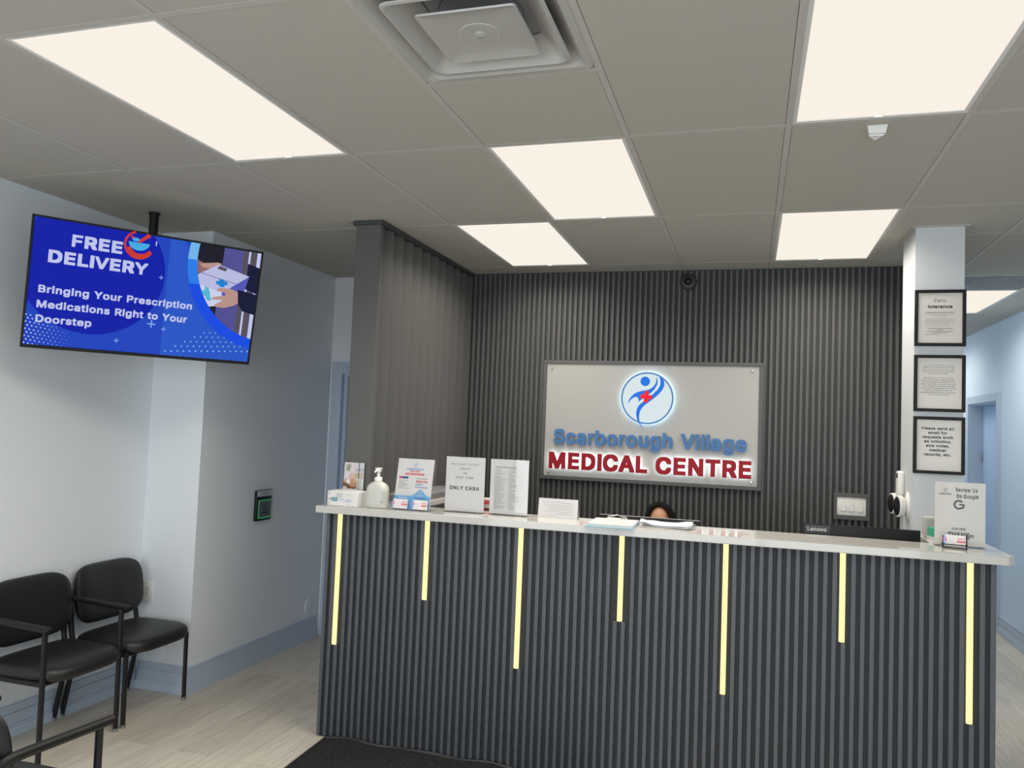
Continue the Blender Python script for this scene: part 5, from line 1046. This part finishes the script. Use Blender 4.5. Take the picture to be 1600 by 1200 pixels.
P.line('SCARBOROUGH VILLAGE', 0, .218, .0085, BINK, .015, maxw=.10); P.line('MEDICAL CENTRE', 0, .207, .007, RINK, .015, maxw=.06)
P.rect(-.058, .058, .190, .200, RINK); P.rect(-.050, -.012, .1942, .1962, PAPER); P.rect(-.008, .022, .1942, .1962, PAPER); P.rect(.026, .050, .1942, .1962, PAPER)
P.rect(-.092, -.036, .168, .180, mat('navy_ink', (.03, .07, .18), .5)); P.rect(-.092, -.075, .168, .180, RINK)
for k, s in enumerate((.058, .034, .048, .060, .028, .070)): P.rect(-.092, -.092+s, .156-k*.0085, .1585-k*.0085, INKL)
P.line('WALK-IN &', .048, .150, .0105, RINK, .03, w0=.070); P.line('FAMILY', .036, .1345, .0100, BINK, 0, w0=.048); P.line('PHYSICIAN', .050, .1185, .0100, BINK, 0, w0=.074)
P.rect(.012, .085, .170, .173, INKL)
for k, s in enumerate((.032, .022, .044)): P.rect(.045-s/2, .045+s/2, .096-k*.0095, .0985-k*.0095, PAPER)
P.rect(-.083, -.054, .0585, .064, PAPER); P.rect(-.050, -.026, .0585, .064, PAPER); P.poly([(-.094, .0585), (-.087, .0585), (-.0905, .0645)], MATS['navy_ink'])
P.rect(.015, .085, .062, .065, MATS['navy_ink'])
tilted(b); build('flyer_sheet', b, ms, fl, fix=False)
def cards(parent_loc, label, M, name='business_card_stack'):
    c = thing(name, label, 'business cards', parent_loc[0]); c.rotation_euler = parent_loc[1]
    b = BM(); ms = [mat('card_white', (.76, .73, .74), .5)]; box(b, -.044, .044, -.0135, -.004, .001, .052); P = Print(b, ms, -.0137, .0001)
    P.disc(-.040, .030, .008, mat('pink_ink', (.75, .10, .25), .5), 12, .014); P.rect(-.044, -.037, .001, .050, mat('card_blue', (.25, .45, .75), .5))
    P.rect(.008, .044, .018, .028, mat('card_red', (.70, .18, .20), .5)); P.line('MEDICAL', .026, .034, .005, RINK, .015, maxw=.03)
    for k, s in enumerate((.036, .030, .038, .034)): P.rect(-.034, -.034+s, .034-k*.0085, .0355-k*.0085, GINK)
    P.rect(.026, .035, .005, .014, GINK)
    bmesh.ops.transform(b, matrix=M, verts=b.verts[:]); build('cards', b, ms, c, fix=False); return c
rz = (0, 0, math.radians(-2)); cz_, sz_ = math.cos(rz[2]), math.sin(rz[2])
for dx, lab in ((-.059, 'business cards in the left pocket of the flyer stand'), (.061, 'business cards in the right pocket of the flyer stand')):
    cards(((-.062+dx*cz_, FY+dx*sz_, CZ), rz), lab, tiltM @ Matrix.Translation((0, -.005, 0)))
# T-shaped sign holders
def sign_holder(label, loc, w, h, draw, rot=0, flabel='printed notice'):
    t = thing('sign_holder', label, 'sign', loc, rot, 'acrylic notice stands on the counter')
    b = BM(); rbox(b, -w/2-.003, w/2+.003, -.035, .045, 0, .003, .001, 1); box(b, -w/2-.002, w/2+.002, .002, .0045, .003, h); box(b, -w/2-.002, w/2+.002, -.0045, -.002, .003, h+.003)
    build('acrylic_stand', b, ACRY, t)
    b = BM(); ms = [PAPER]; box(b, -w/2, w/2, -.0012, .0012, .006, h); P = Print(b, ms, -.0013, .0001); draw(P); build('notice', b, ms, t, fix=False)
    return t
def cash(P):
    for s, v, w in (('WE DO NOT ACCEPT', .256, .164), ('CREDIT', .232, .062), ('OR', .208, .022), ('DEBIT CARD', .184, .104)):
        P.text(s, -.003-w/2, -.003+w/2, v, v+.012, INKG, .004, spacing=1.1)
    P.text('ONLY CASH', -.090, .082, .122, .143, INK, .014, spacing=1.1)
def fees(P):
    P.rect(-.082, -.043, .2548, .2605, INKL); P.rect(-.039, -.006, .2548, .2605, INKL); P.text('SERVICES', -.002, .046, .254, .2605, INKG, .012)
    rnd = random.Random(3)
    for k in range(22):
        v = .246-k*.0098
        P.rect(-.085, .078, v, v+.0004, INKL)
        P.rect(-.083, -.083+.02+rnd.random()*.05, v-.0055, v-.0030, INKL, False); P.rect(-.002, .012+rnd.random()*.05, v-.0055, v-.0030, INKL, False)
    for x in (-.085, -.004, .078): P.rect(x-.0002, x+.0002, .246-.0098*22, .246, INKL)
def review(P):
    P.arc(-.062, .262, .011, 0, 360, .0008, INKG); P.stroke([(-.067, .262), (-.061, .264), (-.057, .269)], .0025, INKG); P.stroke([(-.061, .264), (-.063, .258), (-.061, .254)], .0022, INKG)
    P.line('SCARBOROUGH VILLAGE', -.062, .245, .0032, INKG, .01, maxw=.046); P.line('MEDICAL CENTRE', -.062, .240, .0042, INKG, .02, maxw=.055)
    P.text('Review Us', -.018, .073, .256, .276, INKG, .012, spacing=1.1); P.text('On Google', -.015, .077, .222, .246, INK, .012, spacing=1.1)
    P.arc(-.005, .196, .0185, 40, 318, .0085, INKG, 36); P.stroke([(-.003, .1965), (.0185, .1965)], .0075, INKG)
    P.stroke([(.0158, .199), (.014, .184), (.0085, .1790)], .008, INKG)
    P.text('SCAN HERE', -.033, .024, .078, .088, INKG, .012, spacing=1.05); P.text('THANK', -.050, .040, .038, .068, INKG, .012)
    P.rect(.038, .058, .047, .059, INKG); P.text('YOU', .040, .056, .050, .056, PAPER, .01)
s1 = sign_holder('acrylic stand notice saying only cash, no credit or debit card', (.222, 1.035, CZ), .228, .302, cash, math.radians(-1))
s2 = sign_holder('acrylic stand notice with a ruled price table beside the cash notice', (.472, 1.045, CZ), .216, .300, fees, math.radians(-1))
s3 = sign_holder('acrylic stand notice asking for a review at the right end of the counter', (2.668, 1.105, CZ), .212, .300, review, 0)
for ch in s3.children:
    if ch.name.startswith('notice'): ch.data.materials[0] = mat('cream_notice', (.66, .63, .59), .6)
# folded card
t = thing('folded_card', 'low white folded sheet with a few typed lines standing on the counter', 'paper', (.738, 1.090, CZ))
b = BM(); ms = [PAPER]
def leaf(u0, u1, h, y0, y1): return [(u0, y0, 0), (u1, y0, 0), (u1, y1, h), (u0, y1, h)]
quad(b, leaf(-.108, .108, .102, -.012, .004)); quad(b, [(-.108, .004, .102), (.108, .004, .102), (.108, .04, 0), (-.108, .04, 0)])
build('sheet', b, PAPER, t)
b = BM(); ms = [INKL]; P = Print(b, ms, -.0006)
P.stroke([(-.085, .083), (-.02, .083), (.0, .088), (.03, .082), (.085, .080)], .0016, INKL)
for k, (a, c) in enumerate(((-.075, .08), (-.055, .085), (-.055, .082), (-.085, .08), (.0, .08))): P.rect(a, c, .068-k*.0115, .0694-k*.0115, INKL)
o = build('typed_lines', b, ms, t, fix=False); o.location = (0, -.012, 0); o.rotation_euler = (math.radians(-8.9), 0, 0)
# clipboard
t = thing('clipboard', 'blue clipboard holding white forms at the front edge of the counter', 'clipboard', (1.055, .985, CZ), math.radians(1))
b = BM(); rbox(b, -.122, .122, -.158, .158, 0, .004, .0015, 1); build('board', b, mat('clip_blue', (.22, .48, .62), .4), t)
b = BM(); box(b, -.108, .118, -.150, .128, .004, .016); o = build('forms', b, PAPER, t)
b = BM(); ms = [INKL]; P = Print(b, ms, 0, .0001)
for k in range(9): P.rect(-.085, .07+.02*(k % 3), -.10+k*.022, -.098+k*.022, INKL)
for f in b.faces[:]:
    for v in f.verts: v.co = Vector((v.co.x, v.co.z, .0166))
build('form_lines', b, ms, o, fix=False)
b = BM(); rbox(b, -.055, .055, .118, .150, .016, .020, .002, 1); tube(b, sweep_smooth([(-.05, .145, .024), (-.02, .150, .028), (0, .152, .034), (.02, .150, .028), (.05, .145, .024)], 4), .003, 8); build('clip', b, CHROME, t)
# loose papers
def loose(label, loc, rot, w, d, curl, m, z0):
    b = BM(); n = 14; V = []
    for j in range(5):
        V.append([b.verts.new((-w/2+w*i/n, -d/2+d*j/4, z0+curl*((abs(i/n-.5)*2)**2.4)*(.6+.4*math.sin(i*.9+j)))) for i in range(n+1)])
    for j in range(4):
        for i in range(n): b.faces.new((V[j][i], V[j][i+1], V[j+1][i+1], V[j+1][i])).smooth = True
    o = build('loose_paper', b, m, None, fix=True); o.location = loc; o.rotation_euler = (0, 0, rot); tag(o, label, 'paper', 'loose papers on the counter')
    md = o.modifiers.new('thick', 'SOLIDIFY'); md.thickness = .0006; md.offset = 0
    return o
loose('lowest loose paper right of the clipboard, lying flat', (1.315, 1.055, CZ), .05, .26, .17, .004, mat('paper_cream', (.66, .62, .60), .7), .001)
loose('middle loose paper right of the clipboard, slightly curled', (1.325, 1.065, CZ), -.08, .26, .19, .014, PAPER, .006)
loose('topmost loose paper right of the clipboard, curled up at both ends', (1.318, 1.075, CZ), .02, .262, .19, .022, mat('paper_bluish', (.62, .66, .74), .7), .011)
# card holder at the right
t = thing('card_holder', 'small black wire card holder before the review notice', 'card holder', (2.630, 1.028, CZ), math.radians(-14))
b = BM(); r = .0026
for x in (-.048, .048): tube(b, [(x, -.028, .020), (x, -.030, .004), (x, .020, .004), (x, .034, .052)], r, 8); tube(b, [(x, -.028, .018), (x, -.028, .024)], .005, 8)
for p, q in (((-.048, -.028, .019), (.048, -.028, .019)), ((-.048, -.03, .004), (.048, -.03, .004)), ((-.048, .034, .050), (.048, .034, .050))): tube(b, [p, q], r, 8)
build('wire_frame', b, BLACKM, t)
cards(((2.630, 1.028, CZ), (0, 0, math.radians(-14))), 'business cards in the black wire holder before the review notice', Matrix.Translation((0, .012, .006)) @ Matrix.Rotation(math.radians(-14), 4, 'X'))
# cartons on the return
t = thing('medicine_carton', 'pale grey carton half hidden behind the review notice', 'carton', (2.612, 1.375, CZ))
b = BM(); rbox(b, -.045, .045, -.03, .03, 0, .108, .0015, 1); build('carton', b, mat('carton_grey', (.50, .48, .46), .6), t)
b = BM(); ms = [INKL]; P = Print(b, ms, -.0303)
for k in range(4): P.rect(-.04, .03, .07+k*.008, .0715+k*.008, INKL)
build('carton_print', b, ms, t, fix=False)
t = thing('medicine_carton', 'small green and white carton behind the review notice', 'carton', (2.618, 1.290, CZ), math.radians(20))
b = BM(); rbox(b, -.042, .042, -.028, .028, 0, .066, .0015, 1); build('carton', b, mat('carton_green', (.06, .36, .22), .5), t)
b = BM(); box(b, -.0425, .0425, -.0285, .0285, .0, .022); build('label_band', b, PAPER, t)

# ------------------------------------------------------------------ behind the desk
def monitor(name, label, x0, x1, y, ztop, h, zt, brand=False, tilt=4):
    t = thing(name, label, 'monitor', ((x0+x1)/2, y, zt), 0, 'monitors behind the desk'); w = x1-x0; zc = ztop-zt
    M = Matrix.Translation((0, 0, zc)) @ Matrix.Rotation(math.radians(-tilt), 4, 'X')
    b = BM(); rbox(b, -w/2, w/2, -.012, .010, -h, -.003, .003, 2, M=M); rbox(b, -w*.28, w*.28, -.040, -.010, -h*.82, -h*.25, .012, 2, M=M); build('housing', b, BLACKP, t)
    b = BM(); rbox(b, -w/2, w/2, -.012, .010, -.003, 0, .0008, 1, M=M); build('top_edge', b, mat('silver_edge', (.45, .45, .44), .35) if not brand else BLACKP, t)
    b = BM(); quadp = [M @ Vector(p) for p in ((-w/2+.008, .0105, -h+.015), (w/2-.008, .0105, -h+.015), (w/2-.008, .0105, -.010), (-w/2+.008, .0105, -.010))]; quad(b, quadp); build('screen', b, mat('dark_screen', (.01, .012, .02), .1), t)
    b = BM(); rbox(b, -.03, .03, -.075, -.040, .0, zc-h*.4, .006, 2); rbox(b, -.12, .12, -.11, .09, 0, .012, .005, 2); build('stand', b, BLACKP, t)
    if brand:
        b = BM(); ms = [mat('badge_grey', (.035, .037, .04), .4)]; P = Print(b, ms, -.0123); P.rect(-w/2+.010, -w/2+.130, -.050, -.006, ms[0]); P.text('Lenovo', -w/2+.022, -w/2+.114, -.037, -.017, mat('badge_silver', (.55, .55, .54), .4), .012, 5)
        bmesh.ops.transform(b, matrix=M, verts=b.verts[:]); build('brand_badge', b, ms, t, fix=False)
monitor('monitor', 'black monitor with a silver top edge in front of the seated receptionist', .886, 1.457, 1.55, 1.2475, .335, .76)
monitor('monitor', 'black monitor back with white brand lettering near the pillar', 1.988, 2.537, 1.30, 1.301, .34, .76, True, 1)
# white cabinet, black printer and the small red canister at the left
t = thing('storage_cabinet', 'white cabinet with a grey top behind the flyer stand', 'cabinet', (-.265, 1.70, 0))
b = BM(); box(b, -.10, .10, -.42, .42, .05, 1.272); build('cabinet_body', b, mat('cabinet_white', (.60, .58, .55), .45), t)
b = BM(); rbox(b, -.108, .108, -.428, .428, 1.272, 1.305, .002, 1); build('cabinet_top', b, mat('cabinet_top_grey', (.22, .22, .22), .4), t)
b = BM(); box(b, -.09, .09, -.41, .41, 0, .05); build('plinth', b, BLACKP, t)
for k in (-1, 1):
    b = BM(); rbox(b, .100, .116, k*.21-.20, k*.21+.20, .06, 1.265, .002, 1); d = build('cabinet_door', b, MATS['cabinet_white'], t)
    b = BM(); tube(b, [(.116, k*.035, .95), (.140, k*.035, .95), (.140, k*.035, 1.10), (.116, k*.035, 1.10)], .005, 8); build('handle', b, CHROME, d)
t = thing('printer', 'black printer whose top shows between the acrylic stands', 'printer', (.115, 1.45, .76))
b = BM(); rbox(b, -.24, .24, -.16, .20, .02, .44, .012, 3); build('printer_body', b, BLACKP, t)
b = BM(); rbox(b, -.23, .23, -.155, .195, .44, .485, .010, 2); build('scanner_lid', b, BLACKP, t)
b = BM()
for x in (-.2, .2):
    for y in (-.13, .17): cyl(b, (x, y, 0), .015, .02, 'z', 12)
build('feet', b, BLACKP, t)
t = thing('wipes_canister', 'small red and white canister seen between the two acrylic notices', 'canister', (.235, 1.40, 1.245))
b = BM(); lathe(b, [(.0005, 0), (.036, 0), (.037, .004), (.037, .052), (.034, .056), (.0005, .056)], seg=24); build('canister_body', b, mat('canister_red', (.40, .06, .06), .4), t)
b = BM(); lathe(b, [(.0373, .010), (.0376, .010), (.0376, .030), (.0373, .030)], seg=24); build('label_band', b, PAPER, t)
b = BM(); lathe(b, [(.0005, .056), (.030, .056), (.029, .064), (.0005, .066)], seg=24); build('lid', b, WHITEP, t)
# office chair carrying the receptionist
PX, PYY = 1.176, 2.06
t = thing('office_chair', 'black office chair under the receptionist behind the desk', 'office chair', (PX, PYY+.06, 0))
b = BM(); rbox(b, -.24, .24, -.24, .22, .40, .455, .025, 3); build('seat', b, VINYL, t)
b = BM(); rbox(b, -.21, .21, .235, .285, .55, .95, .022, 3); build('backrest', b, VINYL, t)
b = BM(); cyl(b, (0, 0, .09), .025, .31, 'z', 14); build('gas_lift', b, BLACKM, t)
b = BM(); tube(b, [(0, .12, .41), (0, .30, .43), (0, .30, .62)], .018, 8); build('back_bracket', b, BLACKM, t)
for k in range(5):
    a = 2*PI*k/5+.3; b = BM(); tube(b, [(0, 0, .10), (.27*math.cos(a), .27*math.sin(a), .075)], [.024, .016], 8); l = build('leg', b, BLACKM, t)
    b = BM(); cyl(b, (.27*math.cos(a)-.011, .27*math.sin(a), .029), .029, .022, 'x', 14); build('caster', b, BLACKP, l)
# the receptionist: one skinned body (faces -y), head with features, headscarf and clothing as children
def skinned(name, pts, edges, rad, m, parent, loc, sub=2, root=0):
    me = bpy.data.meshes.new(name); me.from_pydata(pts, edges, []); me.materials.append(m)
    o = bpy.data.objects.new(name, me); COL.objects.link(o)
    if parent: o.parent = parent
    o.location = loc; md = o.modifiers.new('skin', 'SKIN'); md.use_smooth_shade = True
    for i, r in enumerate(rad):
        sv = me.skin_vertices[0].data[i]; r = r if isinstance(r, tuple) else (r, r); sv.radius = r
    for sv in me.skin_vertices[0].data: sv.use_root = False
    me.skin_vertices[0].data[root].use_root = True
    sd = o.modifiers.new('sub', 'SUBSURF'); sd.levels = sub; sd.render_levels = sub
    return o
SKIN = mat('skin_tone', (.42, .215, .125), .55); HIJ = mat('black_scarf', (.006, .006, .0065), .9, bump=(60, .3, .004), spec=.1); DRESS = mat('dark_tunic', (.02, .02, .025), .8)
ZS = .455
bp = [(0, 0, .10), (0, .01, .22), (0, .02, .38), (0, .015, .50), (0, .0, .575), (0, -.012, .64), (0, -.02, .70), (0, -.02, .755),     # 0-7 pelvis..head top
      (.09, .01, .49), (.165, 0, .46), (.20, -.06, .25), (.14, -.26, .335), (.115, -.32, .345),                                    # 8-12 right arm
      (-.09, .01, .49), (-.165, 0, .46), (-.20, -.06, .25), (-.14, -.26, .335), (-.115, -.32, .345),                              # 13-17 left arm
      (.09, -.02, .09), (.10, -.40, .08), (.10, -.42, -.17), (.10, -.42, -.38), (.10, -.52, -.425),                               # 18-22 right leg
      (-.09, -.02, .09), (-.10, -.40, .08), (-.10, -.42, -.17), (-.10, -.42, -.38), (-.10, -.52, -.425)]                          # 23-27
be = [(0, 1), (1, 2), (2, 3), (3, 4), (4, 5), (5, 6), (6, 7), (3, 8), (8, 9), (9, 10), (10, 11), (11, 12), (3, 13), (13, 14), (14, 15), (15, 16), (16, 17),
      (0, 18), (18, 19), (19, 20), (20, 21), (21, 22), (0, 23), (23, 24), (24, 25), (25, 26), (26, 27)]
br = [(.15, .11), (.13, .10), (.15, .10), (.10, .08), .050, .060, .078, .060, .06, .055, .042, .030, .026, .06, .055, .042, .030, .026, .085, .062, .055, .040, .032, .085, .062, .055, .040, .032]
# fingers: four of different lengths and a thumb on each hand, curled over the keyboard
for s, w in ((1, 12), (-1, 17)):
    hx, hy, hz = bp[w]
    for dx, L in ((-.030, .052), (-.010, .062), (.010, .058), (.029, .044)):
        i = len(bp); bp += [(hx+dx*.8, hy-.045, hz-.002), (hx+dx, hy-.045-L*.5, hz-.004), (hx+dx, hy-.045-L*.85, hz-.022)]
        be += [(w, i), (i, i+1), (i+1, i+2)]; br += [.010, .0088, .0075]
    i = len(bp); bp += [(hx-s*.034, hy-.020, hz-.004), (hx-s*.046, hy-.052, hz-.014)]; be += [(w, i), (i, i+1)]; br += [.0105, .0085]
person = skinned('person', bp, be, br, SKIN, None, (PX, PYY+.06, ZS), 2); tag(person, 'person in a black headscarf seated behind the monitor, only forehead showing', 'person')
HZ = .70     # face centre height in body space
HY = -.030
b = BM()
bmesh.ops.create_uvsphere(b, u_segments=36, v_segments=24, radius=1)
for v in b.verts:
    x, y, z = v.co
    w = .076*(1-.16*max(0, -z)); dpt = .094
    nx, ny, nz = x*w, y*dpt, z*.118
    if y < 0:
        ny += .010*math.exp(-((x*w/.012)**2))*-1*math.exp(-((z+.12)/.22)**2)*1.6        # nose
        ny += .007*(math.exp(-(((abs(x)*w-.031)/.014)**2+((z-.02)/.12)**2)))            # eye sockets
        ny -= .004*math.exp(-(((x*w)/.025)**2+((z+.50)/.07)**2))                         # mouth
    v.co = (nx, ny, nz)
for f in b.faces: f.smooth = True
head = build('head', b, SKIN, person); head.location = (0, HY, HZ)
b = BM()
for s in (-1, 1): lathe(b, [(.0005, -.004), (.008, -.003), (.012, .002), (.0005, .006)], (s*.031, -.084, .003), 14, axis='y')
build('eyes', b, mat('eye_white', (.7, .7, .68), .2), head)
b = BM()
for s in (-1, 1): lathe(b, [(.0005, -.006), (.004, -.0055), (.005, -.003), (.0005, -.002)], (s*.031, -.084, .003), 12, axis='y'); tube(b, [(s*.016, -.0905, .022), (s*.031, -.089, .027), (s*.047, -.078, .022)], .0028, 6)
build('eyebrows_and_pupils', b, mat('dark_brown', (.02, .013, .01), .6), head)
b = BM(); tube(b, sweep_smooth([(-.022, -.084, -.058), (-.008, -.0935, -.055), (0, -.094, -.057), (.008, -.0935, -.055), (.022, -.084, -.058)], 3), [.002]+[.0045]*11+[.002], 8); build('lips', b, mat('lip', (.40, .14, .12), .4), head)
# headscarf: a shell round the head with an oval face opening, falling to the shoulders
b = BM(); nu, nv = 48, 22; V = []
for j in range(nv+1):
    th = .74 + (PI*.60-.50+.66)*j/nv; row = []
    for i in range(nu):
        ph = 2*PI*i/nu
        # axis of the opening points forward and slightly down (-y)
        d = Vector((math.sin(th)*math.cos(ph), -math.cos(th), math.sin(th)*math.sin(ph)))
        d = Matrix.Rotation(math.radians(-15), 3, 'X') @ d
        rr = 1.0+.03*math.sin(ph*3+1)*math.sin(th)
        row.append(b.verts.new((d.x*.094*rr, d.y*.112*rr+.006, d.z*.132*rr-(.045*max(0, -d.z))+.004)))
    V.append(row)
for j in range(nv):
    for i in range(nu):
        f = b.faces.new((V[j][i], V[j][(i+1) % nu], V[j+1][(i+1) % nu], V[j+1][i])); f.smooth = True
b.faces.new(V[-1])
hj = build('headscarf', b, HIJ, person); hj.location = (0, HY, HZ); md = hj.modifiers.new('thick', 'SOLIDIFY'); md.thickness = .006; md.offset = 1
b = BM(); ring_loft(b, [[(a*math.cos(2*PI*k/32), c*math.sin(2*PI*k/32)+dy, z) for k in range(32)] for a, c, dy, z in ((.075, .080, -.015, .64), (.085, .085, -.01, .60), (.13, .10, .0, .555), (.19, .12, .01, .50), (.20, .135, .005, .45), (.19, .13, 0, .41))], caps=False)
build('scarf_drape', b, HIJ, person)
tp = [bp[i] for i in (0, 1, 2, 3)]+[(0, 0, .53)]+[bp[i] for i in (8, 9, 10, 11)]+[bp[i] for i in (13, 14, 15, 16)]
te = [(0, 1), (1, 2), (2, 3), (3, 4), (3, 5), (5, 6), (6, 7), (7, 8), (3, 9), (9, 10), (10, 11), (11, 12)]
trd = [(.165, .125), (.142, .112), (.162, .112), (.112, .092), .07, .072, .068, .055, .042, .072, .068, .055, .042]
skinned('tunic', tp, te, trd, DRESS, person, (0, 0, 0), 2)
lp = [(0, 0, .10)]+[bp[i] for i in (18, 19, 20, 21, 23, 24, 25, 26)]; le = [(0, 1), (1, 2), (2, 3), (3, 4), (0, 5), (5, 6), (6, 7), (7, 8)]
skinned('trousers', lp, le, [(.16, .12), .097, .076, .068, .055, .097, .076, .068, .055], DRESS, person, (0, 0, 0), 2)
sp_ = []
for s in (-1, 1):
    b = BM(); rbox(b, s*.10-.045, s*.10+.045, -.60, -.38, -.455, -.395, .022, 3); build('shoe', b, BLACKP, person)
# keyboard under the hands
t = thing('keyboard', 'black keyboard on the worktop before the receptionist', 'keyboard', (PX, 1.72, .76))
b = BM(); rbox(b, -.21, .21, -.03, .03, 0, .014, .004, 1); build('keyboard_case', b, BLACKP, t)
b = BM()
for j in range(4):
    for i in range(16): rbox(b, -.20+i*.025, -.179+i*.025, -.026+j*.0135, -.016+j*.0135, .014, .018, .001, 1)
build('keys', b, mat('key_grey', (.03, .03, .03), .5), t)
bpy.context.view_layer.update()
